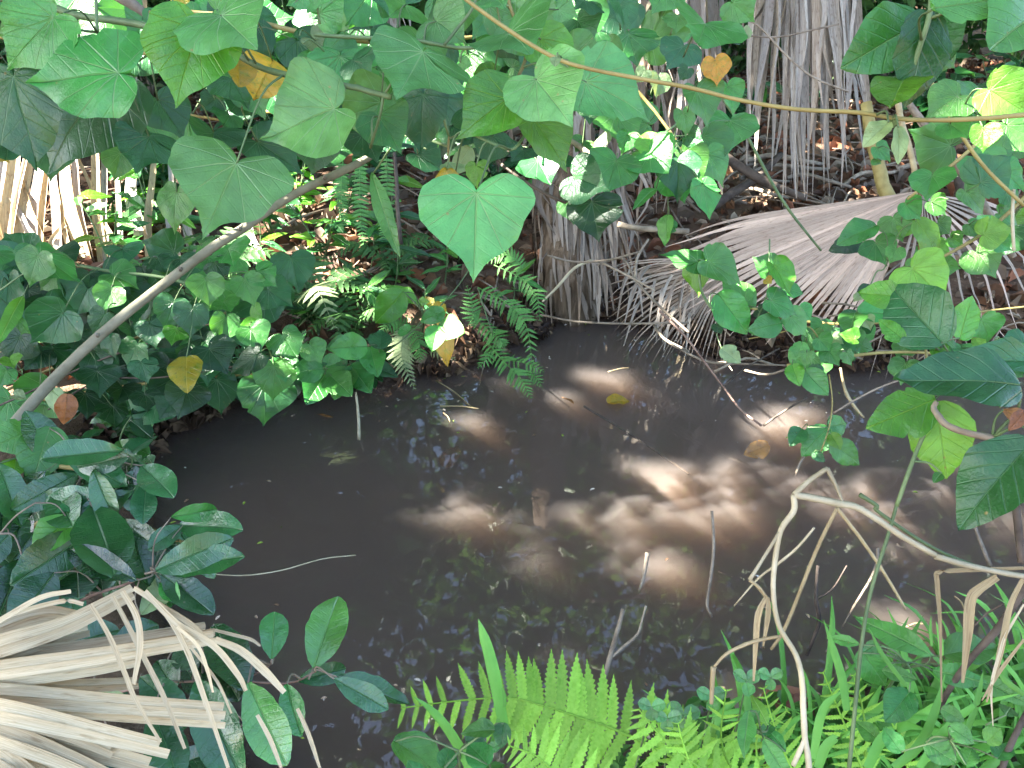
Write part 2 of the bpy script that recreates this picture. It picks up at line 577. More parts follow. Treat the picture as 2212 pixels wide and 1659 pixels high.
# ================================================================== THE SETTING
POND = [(560, 1800), (430, 1480), (330, 1230), (300, 1010), (360, 930), (450, 895), (620, 848), (760, 838), (860, 830), (940, 806), (1040, 790),
        (1150, 735), (1225, 692), (1330, 680), (1430, 715), (1520, 752), (1700, 786), (1900, 800), (2212, 785), (2600, 770), (3300, 770),
        (3300, 1500), (2500, 1440), (2212, 1450), (1950, 1490), (1700, 1530), (1500, 1590), (1250, 1660), (1000, 1740), (760, 1830)]
PP = np.array([tuple(on_plane(a, b, 0.0))[:2] for a, b in POND])
def pond_sd(X, Y):
    """signed distance to the pond's shore, positive on land"""
    X = np.asarray(X, float); Y = np.asarray(Y, float)
    d = np.full(X.shape, 1e9); ins = np.zeros(X.shape, bool)
    n = len(PP)
    for i in range(n):
        a, b = PP[i], PP[(i + 1) % n]
        e = b - a
        t = np.clip(((X - a[0]) * e[0] + (Y - a[1]) * e[1]) / (e @ e), 0, 1)
        d = np.minimum(d, np.hypot(X - a[0] - t * e[0], Y - a[1] - t * e[1]))
        c = (a[1] > Y) != (b[1] > Y)
        with np.errstate(divide='ignore', invalid='ignore'):
            xi = (b[0] - a[0]) * (Y - a[1]) / (b[1] - a[1]) + a[0]
        ins ^= c & (X < xi)
    w = .035 * np.sin(X * 9.1 + 2.0 * np.sin(Y * 5.3)) * np.sin(Y * 7.7 + 1.1) + .022 * np.sin(X * 23 + Y * 9) + .012 * np.sin(Y * 41 - X * 31)
    return np.where(ins, -d, d) + w
def lump(X, Y):
    return (np.sin(X * 3.1 + 1.3 * np.sin(Y * 2.3)) * np.sin(Y * 2.7 + 0.8) * .5 + np.sin(X * 7.3 + 2) * np.sin(Y * 8.1 + X) * .28
            + np.sin(X * 17 + Y * 5) * np.sin(Y * 15 - X * 4) * .14)
def gz(X, Y):
    s = pond_sd(X, Y)
    land = .20 * (1 - np.exp(-np.maximum(s, 0) / .22)) + .045 * np.minimum(np.maximum(s, 0), 12) + .03 * lump(X, Y) * np.clip(s / .3, 0, 1)
    bed = -.45 * (1 - np.exp(-np.maximum(-s, 0) / .40)) + .02 * lump(X, Y)
    return np.where(s > 0, land, bed)
def gpt(px, py):
    """point on the ground seen at a picture position"""
    r = FW + RT * ((px - IW / 2) / FPX) + UP * ((IH / 2 - py) / FPX)
    r = np.array(r)
    t = np.linspace(.6, 25, 1400)
    P = np.array(CAM)[None] + t[:, None] * r
    below = P[:, 2] < gz(P[:, 0], P[:, 1])
    i = int(np.argmax(below)) if below.any() else -1
    return Vector(P[i])
def on_ground(x, y, dz=0.0):
    return Vector((x, y, float(gz(np.array([x]), np.array([y]))[0]) + dz))

def spaced(lo, hi, step):
    mid = np.arange(lo, hi + 1e-6, step)
    out = np.cumsum(step * 1.22 ** np.arange(1, 32))
    out = out[out < 300]
    return np.concatenate([(lo - out)[::-1], mid, hi + out])
gx, gy = spaced(-4.5, 4.5, .045), spaced(.3, 8.0, .045)
X, Y = np.meshgrid(gx, gy)
Zg = gz(X, Y)
nx, ny = len(gx), len(gy)
V = np.stack([X.ravel(), Y.ravel(), Zg.ravel()], 1)
idx = np.arange(nx * ny).reshape(ny, nx)
F = np.stack([idx[:-1, :-1].ravel(), idx[:-1, 1:].ravel(), idx[1:, 1:].ravel(), idx[1:, :-1].ravel()], 1)
k = NT('forest_soil')
geo = k.n('ShaderNodeNewGeometry')
f1 = k.noise(geo.outputs['Position'], 3.0, 5, 0.6)
f2 = k.noise(geo.outputs['Position'], 28.0, 5, 0.7)
c = k.mix(k.maprange(f1, .35, .65), (.075, .045, .028), (.17, .105, .066))
c = k.mix(k.maprange(f2, .5, .75), c, (.23, .16, .10))
zz = k.n('ShaderNodeSeparateXYZ'); k.put(zz.inputs[0], geo.outputs['Position'])
wet = k.maprange(k.math('ADD', zz.outputs[2], k.math('MULTIPLY', f1, .06)), .06, .16, 1.0, 0.0)
c = k.mix(k.math('MULTIPLY', wet, .7), c, (.030, .018, .012))  # wet soil by the water, with the shore's shadow darkened in as well
M_SOIL = k.finish(k.principled(c, k.math('MULTIPLY_ADD', wet, -.4, .85), .2, k.bump(f2, .9, .03)))
def fast_mesh(name, V, F, mat, smooth=True):
    me = bpy.data.meshes.new(name)
    m = F.shape[1]
    me.vertices.add(len(V)); me.vertices.foreach_set('co', np.asarray(V, np.float32).ravel())
    me.loops.add(F.size); me.loops.foreach_set('vertex_index', F.astype(np.int32).ravel())
    me.polygons.add(len(F)); me.polygons.foreach_set('loop_start', np.arange(len(F), dtype=np.int32) * m)
    me.polygons.foreach_set('loop_total', np.full(len(F), m, np.int32))
    me.polygons.foreach_set('use_smooth', np.full(len(F), smooth))
    me.materials.append(mat)
    me.update(); me.validate()
    return me
tag(obj('ground', fast_mesh('ground', V, F, M_SOIL)), 'brown forest soil of the stream banks and bed', None, None, 'structure')

# water: a closed body, clear skin over murky brown water that the sun shines into
k = NT('murky_water')
geo = k.n('ShaderNodeNewGeometry')
mp = k.n('ShaderNodeMapping')
k.put(mp.inputs[0], geo.outputs['Position'])
mp.inputs['Scale'].default_value = (1, .6, 1)
h = k.math('ADD', k.noise(mp.outputs[0], 7.0, 2, .5), k.math('MULTIPLY', k.noise(mp.outputs[0], 30.0, 2, .5), .12))
nrm = k.bump(h, .055, .02)
fr = k.n('ShaderNodeLayerWeight'); fr.inputs['Blend'].default_value = .5
k.put(fr.inputs['Normal'], nrm)
gl = k.n('ShaderNodeBsdfGlossy'); gl.inputs['Roughness'].default_value = .015
k.put(gl.inputs['Normal'], nrm)
tr = k.n('ShaderNodeBsdfTransparent')
mx = k.n('ShaderNodeMixShader')
k.put(mx.inputs[0], k.math('MULTIPLY_ADD', k.math('POWER', fr.outputs['Facing'], 4.5), .94, .052)); k.put(mx.inputs[1], tr.outputs[0]); k.put(mx.inputs[2], gl.outputs[0])
k.finish(mx.outputs[0])
vs = k.n('ShaderNodeVolumeScatter')
vs.inputs['Color'].default_value = (.85, .80, .79, 1)
vs.inputs['Density'].default_value = 4.0
vs.inputs['Anisotropy'].default_value = .2
va = k.n('ShaderNodeVolumeAbsorption')
va.inputs['Color'].default_value = (.71, .60, .48, 1)
va.inputs['Density'].default_value = 13.5
vadd = k.n('ShaderNodeAddShader')
k.put(vadd.inputs[0], vs.outputs[0]); k.put(vadd.inputs[1], va.outputs[0])
k.t.links.new(vadd.outputs[0], k.out.inputs['Volume'])
x0, x1, y0, y1 = -3.2, 9.0, .2, 5.6
V = [(x0, y0, -.9), (x1, y0, -.9), (x1, y1, -.9), (x0, y1, -.9), (x0, y0, 0), (x1, y0, 0), (x1, y1, 0), (x0, y1, 0)]
F = [(3, 2, 1, 0), (4, 5, 6, 7), (0, 1, 5, 4), (1, 2, 6, 5), (2, 3, 7, 6), (3, 0, 4, 7)]
tag(obj('water', mesh('water', V, F, k.m, None, False)), 'murky dark brown water of the still stream', None, None, 'structure')

# ------------------------------------------------------------------ many-leaved crowns (numpy)
def crown_mesh(name, C, Yd, Nd, size, ratio, tint, mat, curl=.12):
    C = np.asarray(C, float)
    n = len(C)
    Yd = Yd / np.linalg.norm(Yd, axis=1, keepdims=True)
    Nd = Nd - Yd * (Nd * Yd).sum(1, keepdims=True)
    Nd = Nd / (np.linalg.norm(Nd, axis=1, keepdims=True) + 1e-9)
    Xd = np.cross(Yd, Nd)
    loc = np.array([(0, -.5, 0), (.42, -.18, 1), (.40, .16, 1), (0, .5, -.8), (-.40, .16, 1), (-.42, -.18, 1)], float)
    P = np.empty((n, 6, 3))
    size = np.broadcast_to(size, (n,)); ratio = np.broadcast_to(ratio, (n,))
    cu = NR.uniform(.2, 1.6, n) * curl
    for i, (a, b, c) in enumerate(loc):
        P[:, i] = C + Xd * (a * size * ratio)[:, None] + Yd * (b * size)[:, None] + Nd * (c * cu * size)[:, None]
    base = np.arange(n)[:, None] * 6
    F = np.concatenate([base + np.array([[0, 1, 2, 3]]), base + np.array([[0, 3, 4, 5]])])
    me = fast_mesh(name, P.reshape(-1, 3), F, mat, False)
    at_ = me.attributes.new('tint', 'FLOAT_COLOR', 'POINT')
    col = np.ones((n, 6, 4), np.float32)
    col[:, :, :3] = np.asarray(tint)[:, None, :]
    at_.data.foreach_set('color', col.ravel())
    return me
def rnd_dirs(n):
    d = NR.normal(size=(n, 3))
    return d / np.linalg.norm(d, axis=1, keepdims=True)
def greens(n, lo=(.03, .085, .02), hi=(.085, .20, .035)):
    t = NR.uniform(0, 1, (n, 1))
    return np.array(lo) * (1 - t) + np.array(hi) * t

# sun flecks: gaps in the leaf roof, each along the line from a fleck to the sun
FLECK = []
def fleck(P, r):
    FLECK.append((np.array(P), r))
for (a, b, r) in [(1005, 1100, .045), (1160, 1138, .022), (1178, 1205, .028), (1345, 1122, .065), (1440, 1042, .095), (1520, 1130, .055), (1585, 1098, .07), (1612, 1025, .06),
                  (1435, 1220, .065), (1360, 825, .055), (1240, 870, .020), (1670, 930, .065), (1735, 902, .03), (1865, 1075, .06), (1965, 1058, .04), (1830, 1105, .040), (1725, 1045, .05),
                  (1972, 1345, .035), (2150, 1138, .06), (2060, 1000, .03), (488, 912, .03), (2080, 1060, .03)]:
    fleck(on_plane(a - 38, b - 16), r * .92)
for (a, b, r) in [(840, 838, .05), (930, 786, .05), (985, 775, .03), (905, 800, .03), (870, 700, .05), (700, 610, .06), (735, 600, .05), (1000, 730, .05), (600, 520, .08)]:
    fleck(gpt(a, b), r)
for _ in range(130):
    a, b = random.uniform(-60, 800), random.uniform(330, 640)
    fleck(gpt(a, b), random.choice((.012, .02, .03, .06)))
for _ in range(26):
    fleck(gpt(random.uniform(-40, 420), random.uniform(640, 900)), random.uniform(.015, .04))
for _ in range(70):
    fleck(gpt(random.uniform(1540, 2212), random.uniform(200, 450)), random.uniform(.01, .03))
for (a, b, d, r) in [(1222, 385, 1.75, .03), (1260, 410, 1.75, .02), (1285, 300, 1.8, .015), (1320, 475, 1.75, .03), (1455, 552, 2.1, .03), (2150, 200, 1.2, .045), (2195, 260, 1.2, .05),
                     (150, 440, 4.0, .14), (150, 380, 4.0, .12), (165, 510, 4.0, .12), (215, 430, 4.0, .09), (215, 500, 4.0, .09), (40, 430, 4.0, .12), (90, 400, 4.0, .06), (15, 480, 4.0, .10),
                     (20, 90, 5.5, .25), (60, 60, 5.5, .2), (1365, 60, 4.0, .06), (1375, 110, 4.0, .05), (1400, 40, 4.0, .07), (1545, 330, 4.0, .05), (1440, 120, 4.0, .05),
                     (1885, 752, 2.2, .02), (1600, 260, 4.0, .03), (865, 800, 3.0, .025), (880, 770, 3.0, .02), (2155, 600, 2.4, .03), (2180, 560, 2.4, .03),
                     (870, 640, 3.2, .02), (650, 640, 3.1, .02), (340, 130, 5, .1), (300, 480, 4.0, .08), (560, 430, 4.6, .12), (740, 450, 4.4, .1), (760, 520, 4.2, .08)]:
    fleck(at(a, b, d), r)
SUNV = np.array(SUN)
def carve(C, extra):
    keep = np.ones(len(C), bool)
    for P, r in FLECK:
        w = C - P
        t = w @ SUNV
        dist = np.linalg.norm(w - t[:, None] * SUNV, axis=1)
        keep &= dist > (r + extra)
    return keep

def tree_trunk(par, base, top, r0, limbs):
    b, t = Vector(base), Vector(top)
    m1 = b.lerp(t, .35) + Vector((random.uniform(-.2, .2), random.uniform(-.2, .2), 0))
    m2 = b.lerp(t, .7) + Vector((random.uniform(-.3, .3), random.uniform(-.3, .3), 0))
    tr_, Q = tube('trunk', [b - Vector((0, 0, .15)), m1, m2, t], [r0 * 1.3, r0, r0 * .8, r0 * .4], M_BARK, par, 10, 5)
    for e in limbs:
        s = Q[random.randrange(len(Q) // 2, len(Q) - 1)]
        e = Vector(e)
        tube('limb', [s, s.lerp(e, .5) + Vector((0, 0, .3)), e], [r0 * .45, r0 * .3, r0 * .1], M_BARK, tr_, 6, 4)

# the leaf roof on the left that keeps the sun off the stream
ROOF_AREA = (-8.0, 4.5, -1.5, 13.0)
n = 68000
TX = NR.uniform(ROOF_AREA[0], ROOF_AREA[1], n); TY = NR.uniform(ROOF_AREA[2], ROOF_AREA[3], n)
hh = NR.uniform(6.2, 9.0, n)
C = np.stack([TX, TY, np.full(n, .3)], 1) + SUNV * (hh / SUNV[2])[:, None]
size = NR.uniform(.16, .26, n)
C = C[(kp := carve(C, size * .28))]; size = size[kp]; n = len(C)
Nd = SUNV[None] * 1.0 + rnd_dirs(n) * .5
Yd = rnd_dirs(n)
Yd = Yd - .8 * (Yd @ SUNV)[:, None] * SUNV[None]
tint = greens(n)
left_trees = [((-9.5, 1.0), 'tall tree left of the stream, nearest the camera, shading the water'),
              ((-10.5, 5.0), 'tall tree left of the stream with a spreading crown, middle of the left row'),
              ((-9.0, 9.0), 'tall tree farthest along the left row behind the palms'),
              ((-5.2, -3.2), 'tall tree on the near bank left behind the camera'),
              ((-4.6, 13.2), 'tall tree behind the left bank with a high crown'),
              ((-13.0, 11.5), 'tall tree at the far left back of the wood')]
own = np.argmin(np.stack([np.hypot(C[:, 0] - p[0], C[:, 1] - p[1]) for p, _ in left_trees], 1), 1)
for i, (p, lab) in enumerate(left_trees):
    s = own == i
    if s.sum() < 10:
        continue
    base = on_ground(*p)
    t = thing('canopy_tree', lab, 'tree', base, 'tall trees that roof the stream')
    cs = C[s]
    top = Vector(cs.mean(0))
    tree_trunk(t, base, (p[0] * .6 + top.x * .4, p[1] * .6 + top.y * .4, 7.6), .22, [tuple(cs[NR.integers(len(cs))]) for _ in range(8)])
    obj('crown', crown_mesh('crown', cs, Yd[s], Nd[s], size[s], .62, tint[s], M_CROWN), t)

n = 27000
OC = np.stack([NR.uniform(-7, 8, n), NR.uniform(3.2, 11.5, n), NR.uniform(4.6, 8.8, n)], 1)
OC = OC[np.sin(OC[:, 0] * 2.3 + 1.5 * np.sin(OC[:, 1] * 1.7)) * np.sin(OC[:, 1] * 2.6 + OC[:, 2]) * np.sin(OC[:, 2] * 2.1 + OC[:, 0]) > -.33]
OC = OC[carve(OC, .09)]
# trees on the far side, seen mirrored in the water
far_trees = [((-4.2, 10.0), (2.6, 2.0, 3.2), 6.0, 'broad tree straight across the stream on the left, mirrored in the water'),
             ((-.6, 11.5), (2.4, 2.0, 3.8), 6.6, 'tall leafy tree behind the middle palm trunk, mirrored in the water'),
             ((2.6, 10.4), (2.3, 2.0, 3.2), 6.2, 'leafy tree behind the hanging dead palm leaves'),
             ((5.8, 9.4), (2.6, 2.2, 3.4), 5.8, 'spreading tree at the right end of the far bank'),
             ((9.5, 11.0), (2.8, 2.4, 3.6), 6.2, 'dense tree far off to the right of the stream')]
for p, R, zc, lab in far_trees:
    base = on_ground(*p)
    t = thing('far_tree', lab, 'tree', base, 'trees across the stream')
    n = 7000
    u = rnd_dirs(n) * (NR.uniform(.15, 1, (n, 1)) ** .45)
    cc = u * np.array(R) + np.array([p[0], p[1], zc])
    cc += .35 * np.stack([np.sin(cc[:, 1] * 2.1 + cc[:, 2]), np.sin(cc[:, 2] * 1.9 + cc[:, 0]), np.sin(cc[:, 0] * 2.3)], 1)
    kp = np.sin(cc[:, 0] * 1.9 + 1) * np.sin(cc[:, 1] * 2.2) * np.sin(cc[:, 2] * 1.7 + 2) > -.22
    kp &= cc[:, 2] > 1.9
    own_ = np.argmin(np.stack([np.hypot(OC[:, 0] - q_[0][0], OC[:, 1] - q_[0][1]) for q_ in far_trees], 1), 1) == far_trees.index((p, R, zc, lab))
    cc = np.concatenate([cc[kp], OC[own_]]); n = len(cc)
    tree_trunk(t, base, (p[0] + .2, p[1], zc + R[2] * .6), .17, [tuple(cc[NR.integers(n)]) for _ in range(9)])
    obj('crown', crown_mesh('crown', cc, rnd_dirs(n) + np.array([0, 0, -.5]), rnd_dirs(n) + np.array([0, -.1, .9]), NR.uniform(.14, .26, n), .6,
                            greens(n, (.035, .10, .02), (.13, .26, .04)), M_CROWN), t)
# understorey: shrubs at the back of the bank, and the wood beyond
us = [(-6.2, 6.8, 1.5), (-4.7, 7.6, 1.7), (-3.2, 7.2, 1.2), (-1.9, 8.0, 1.6), (-.5, 7.4, 1.3), (.7, 8.2, 1.7), (2.2, 8.6, 1.5), (3.6, 8.0, 1.4), (5.0, 7.0, 1.6), (6.4, 6.2, 1.5)]
usl = ['leftmost dark shrub at the back of the left bank', 'dark shrub behind the sunlit palm stems', 'low dark shrub behind the fallen sunlit leaves', 'dark green shrub behind the upper left heart leaves',
       'low shrub behind the grey slanting stem', 'dark shrub right behind the fibrous palm trunk', 'dark shrub behind the hanging grey palm leaves',
       'shrub in the shade right of the hanging grey palm leaves', 'dark shrub behind the dead palm fan', 'rightmost dark shrub at the back of the right bank']
for (x, y, hgt), lab in zip(us, usl):
    base = on_ground(x, y)
    t = thing('understorey_shrub', lab, 'shrub', base, 'shrubs at the back of the bank')
    n = 1500
    u = rnd_dirs(n) * (NR.uniform(.1, 1, (n, 1)) ** .5)
    cc = u * np.array([.95, .7, hgt * .52]) + np.array([x, y, base.z + hgt * .55])
    for q in range(6):
        e = cc[NR.integers(n)]
        tube('stem', [base, base.lerp(Vector(e), .5) + Vector((0, 0, .1)), Vector(e)], [.02, .014, .006], M_BARK, t, 5, 3)
    obj('crown', crown_mesh('crown', cc, rnd_dirs(n) + np.array([0, 0, -.3]), rnd_dirs(n) * .8 + np.array([0, -.3, .8]), NR.uniform(.09, .20, n), .5,
                            greens(n, (.03, .085, .025), (.09, .20, .05)), M_CROWN), t)
n = 16000
cc = np.stack([NR.uniform(-22, 22, n), NR.uniform(13.5, 18, n), NR.uniform(0, 1, n) ** 1.2 * 7], 1)
tag(obj('far_wood', crown_mesh('far_wood', cc, rnd_dirs(n) + np.array([0, 0, -.4]), rnd_dirs(n) + np.array([0, -.4, .6]), NR.uniform(.25, .5, n), .6,
                               greens(n, (.025, .07, .02), (.07, .16, .04)), M_CROWN)), 'dark green wood closing off the view behind the banks', None, None, 'stuff')

# fallen leaves
def scatter_land(n, xr, yr, smin=.02):
    out = []
    while len(out) < n:
        x = NR.uniform(*xr, n); y = NR.uniform(*yr, n)
        s = pond_sd(x, y)
        for a, b in np.stack([x, y], 1)[s > smin]:
            out.append((a, b))
    return np.array(out[:n])
P = scatter_land(15000, (-5.5, 5.5), (2.6, 10), .03)
z = gz(P[:, 0], P[:, 1]) + NR.uniform(.004, .035, len(P))
n = len(P)
pal = np.array([(.22, .115, .06), (.13, .066, .036), (.27, .175, .105), (.33, .26, .18), (.09, .047, .028), (.25, .10, .05), (.17, .125, .09)])
tint = pal[NR.integers(0, len(pal), n)] * NR.uniform(.75, 1.25, (n, 1))
tag(obj('fallen_leaves', crown_mesh('fallen_leaves', np.column_stack([P, z]), rnd_dirs(n) * np.array([1, 1, .35]), rnd_dirs(n) * .55 + np.array([0, 0, 1]),
                                    NR.uniform(.045, .14, n), NR.uniform(.35, .6, n), tint, M_LITTER, .3)), 'brown and tan fallen leaves covering the far bank', None, None, 'stuff')
# fallen twigs in the litter
VV, FF = [], []
P = scatter_land(900, (-5, 5.5), (2.6, 8.5), .02)
for x, y in P:
    a = random.uniform(0, math.pi); L = random.uniform(.12, .6); g0 = on_ground(x, y, .02)
    dx = Vector((math.cos(a) * L / 2, math.sin(a) * L / 2, 0))
    e0, e1 = g0 - dx, g0 + dx
    e0.z = max(g0.z - .05, e0.z); 
    e0 = on_ground(e0.x, e0.y, .015 + random.uniform(0, .03)); e1 = on_ground(e1.x, e1.y, .015 + random.uniform(0, .05))
    v, f, _ = tube_geo([e0, (e0 + e1) / 2 + Vector((random.uniform(-.02, .02), random.uniform(-.02, .02), .02)), e1], [random.uniform(.003, .009)] * 2, 4, 2)
    b = len(VV); VV += v; FF += [tuple(i + b for i in q) for q in f]
tag(obj('fallen_twigs', mesh('fallen_twigs', VV, FF, simple_mat('twig_litter', (.12, .085, .06), (.33, .26, .19), 5, .85))), 'thin dry twigs lying among the fallen leaves', None, None, 'stuff')

# ================================================================== PALMS
def hang_strips(par, n, xr, yr_top, yr_end, dr, wr, mats, spread=1.0, cx=None, name='dead_leaf_strip', kink=.03, r=None):
    """dead blades hanging down: picture x-range and y-ranges (overview px), depth range, width in px"""
    for i in range(n):
        d = random.uniform(*dr)
        x = random.uniform(*xr); y0 = random.uniform(*yr_top); y1 = random.uniform(*yr_end)
        c0 = cx if cx is not None else (xr[0] + xr[1]) / 2
        xe = c0 + (x - c0) * spread + random.uniform(-14, 14)
        a, b = at(x, y0, d), at(xe, y1, d - random.uniform(-.08, .12))
        n_ = 4
        P = [a.lerp(b, q / n_) + Vector((random.uniform(-kink, kink), random.uniform(-kink, kink), 0)) * (q / n_) for q in range(n_ + 1)]
        w = random.uniform(*wr) * d / FPX
        an = random.uniform(-1.1, 1.1)
        wd = RT * math.cos(an) + FW * math.sin(an)
        ribbon(name, P, [w * .8, w, w * .95, w * .6, w * .10], wd, random.choice(mats), par, random.uniform(.12, .32), 3, random.uniform(-.5, .5))

def fan(par, hub, tips, nseg, split, mat, mats=None, sag=.02, wide=1.05, fold=.22, threads=False, arch=0.0):
    T = smooth_path(tips, 6)
    T = [T[int(round(i))] if False else T[min(len(T) - 1, int(i))].lerp(T[min(len(T) - 1, int(i) + 1)], i - int(i)) for i in np.linspace(0, len(T) - 1, nseg)]
    for i, tp in enumerate(T):
        nb = T[i + 1] if i < nseg - 1 else T[i - 1]
        acr = (nb - tp) if i < nseg - 1 else (tp - nb)
        gap = acr.length
        sc_ = random.uniform(.88, 1.06)
        e = hub + (tp - hub) * sc_
        P, W = [], []
        m = 9
        for q in range(m + 1):
            t = q / m
            p = hub.lerp(e, t) - Vector((0, 0, sag * max(0, t - split) ** 2 * 6 * random.uniform(.6, 1.4))) + Vector((0, 0, arch * math.sin(math.pi * min(1, t))))
            P.append(p)
            if t <= split:
                W.append(max(.004, gap * t * wide))
            else:
                W.append(gap * split * wide * max(.06, 1 - ((t - split) / (1 - split)) ** 1.3))
        s = ribbon('leaf_segment', P, W, acr, random.choice(mats) if mats else mat, par, fold, 2, random.uniform(-.12, .12))

# dead palm fan lying over the right bank
hub = zat(3, 1560, 1190, 3.05)
pf = thing('dead_palm_fan', 'large dusty mauve dead palm fan spread over the right bank', 'palm leaf', hub)
fan(pf, hub, [at(1455, 492, 3.62), at(1432, 535, 3.55), at(1445, 590, 3.45), at(1490, 635, 3.38), at(1545, 668, 3.3), at(1605, 695, 3.25), at(1670, 715, 3.18), at(1730, 730, 3.1), at(1790, 740, 3.05), at(1845, 735, 3.0)],
    31, .62, M_PALMF, None, .05, 1.06, .30)
tube('petiole', [hub, zat(3, 1500, 920, 3.15), zat(3, 1450, 760, 3.25), zat(3, 1420, 560, 3.4)], [.011, .012, .013, .014], M_REEDT, pf)
tube('petiole', [hub, zat(3, 1690, 860, 3.1), zat(3, 1760, 700, 3.2)], [.008, .008, .007], M_REEDT, pf)
ribbon('torn_strip', [hub, zat(3, 1800, 1070, 3.1), zat(3, 2212, 950, 3.15), zat(3, 2420, 880, 3.2)], [.02, .035, .03, .01], UP, M_PALMT, pf, .2)
hub2 = at(1995, 418, 3.1)
pf2 = thing('dead_palm_fan', 'torn brown dead palm fan at the right edge beside the mauve one', 'palm leaf', hub2)
fan(pf2, hub2, [at(2330, 470, 3.3), at(2330, 560, 3.1), at(2260, 640, 3.0), at(2170, 690, 2.95), at(2080, 720, 2.95), at(1990, 735, 2.95), at(1900, 735, 2.98)], 15, .4, M_PALMB, [M_PALMB, M_PALMB, M_PALMF], .08, .5, .3)
hub3 = at(1590, 560, 3.45)
pf3 = thing('dead_palm_fan', 'ragged grey dead palm fan drooping its tips into the water', 'palm leaf', hub3)
fan(pf3, hub3, [at(1310, 560, 3.8), at(1300, 600, 3.8), at(1320, 665, 3.75), at(1345, 730, 3.7), at(1400, 752, 3.6), at(1450, 755, 3.55), at(1505, 760, 3.5), at(1560, 770, 3.45)],
    34, .55, M_PALMB, [M_PALMB, M_PALMD, M_PALMB], .06, .75, .25)
for q in range(26):
    x = random.uniform(1340, 1500); y = random.uniform(560, 690)
    p0 = at(x, y, 3.5); p1 = at(x + random.uniform(-50, 20), y + random.uniform(60, 110), 3.45)
    ribbon('drooping_tip', [p0, p0.lerp(p1, .5) + Vector((0, 0, .05)), p1], [.012, .012, .004], RT, random.choice([M_PALMG, M_PALMD, M_PALMB]), pf3, .2, 3)

# fibrous palm trunk standing in the water's edge
b0 = on_plane(1235, 705, -.1)
pt = thing('dead_palm', 'dead palm with fibrous brown trunk standing at the water edge', 'palm', b0)
tp = at(1215, 150, 4.05)
D0 = 3.95
tr_, _ = tube('trunk', [b0, at(1236, 600, D0), at(1228, 480, D0), at(1222, 330, D0), tp, tp + Vector((0, 0, .8))], [.165, .145, .135, .13, .13, .12], M_FIBRE, pt, 18, 5, .10)
for q in range(70):
    a = random.uniform(0, 2 * math.pi); rr = random.uniform(.13, .165)
    y0 = random.uniform(380, 640); y1 = min(y0 + random.uniform(60, 160), random.uniform(650, 715))
    off = Vector((math.cos(a) * rr, math.sin(a) * rr, 0))
    p0 = at(1226, y0, D0) + off; p1 = at(1236, y1, D0) + off * random.uniform(1.0, 1.35)
    ribbon('fibre', [p0, p0.lerp(p1, .5) + off * .06, p1], [.014, random.uniform(.012, .03), .006], Vector((-math.sin(a), math.cos(a), 0)), random.choice([M_PALMB, M_PALMD, M_PALMD]), tr_, .15, 3)
for q in range(34):
    x = random.uniform(1225, 1330); y0 = random.uniform(400, 560)
    p0 = at(x, y0, 3.85); p1 = at(x + (x - 1215) * random.uniform(.1, .5), min(y0 + random.uniform(80, 190), 715 - random.uniform(0, 60)), 3.8)
    ribbon('dead_leaf_strip', [p0, p0.lerp(p1, .5) + Vector((.01, -.03, .01)), p1], [.02, random.uniform(.015, .035), .006], RT * random.uniform(.4, 1) + FW * random.uniform(-.6, .6), random.choice([M_PALMB, M_PALMD, M_PALMD]), pt, .2, 3)
hang_strips(pt, 46, (1170, 1370), (150, 330), (380, 600), (3.75, 4.1), (8, 22), [M_PALMB, M_PALMD, M_PALMD], 1.25, 1235, kink=.07)

# hanging grey skirt upper right
t = thing('palm_skirt', 'thick skirt of long grey dead palm leaves hanging at the upper right', 'palm leaf', at(1730, -300, 4.0))
hang_strips(t, 50, (1640, 1840), (-260, -60), (40, 390), (3.7, 4.3), (12, 34), [M_PALMG, M_PALMG, M_PALMG, M_PALMB], 1.5, 1745, kink=.03)
hang_strips(t, 22, (1690, 1830), (-200, -60), (330, 445), (3.75, 4.0), (7, 16), [M_PALMG, M_PALMB], 1.15, 1750, kink=.02)
t = thing('palm_skirt', 'tan sunlit dead palm leaves hanging left of the thick grey skirt', 'palm leaf', at(1470, -300, 4.2))
hang_strips(t, 36, (1370, 1560), (-220, -40), (60, 430), (3.9, 4.5), (8, 28), [M_PALMT, M_PALMG, M_PALMB, M_PALMB], 1.15, 1460, kink=.08)
t = thing('palm_skirt', 'dim grey dead palm leaves hanging behind the top middle heart leaves', 'palm leaf', at(770, -300, 4.6))
hang_strips(t, 44, (690, 900), (-220, -40), (60, 260), (4.3, 4.8), (6, 20), [M_PALMG, M_PALMB], 1.05, 770)
t = thing('palm_skirt', 'grey lilac dead palm leaves hanging in the upper left corner', 'palm leaf', at(210, -300, 4.8))
hang_strips(t, 40, (140, 300), (-220, -40), (60, 240), (4.6, 5.0), (8, 26), [M_PALMG, M_PALMG, M_PALMT], 1.05, 215)
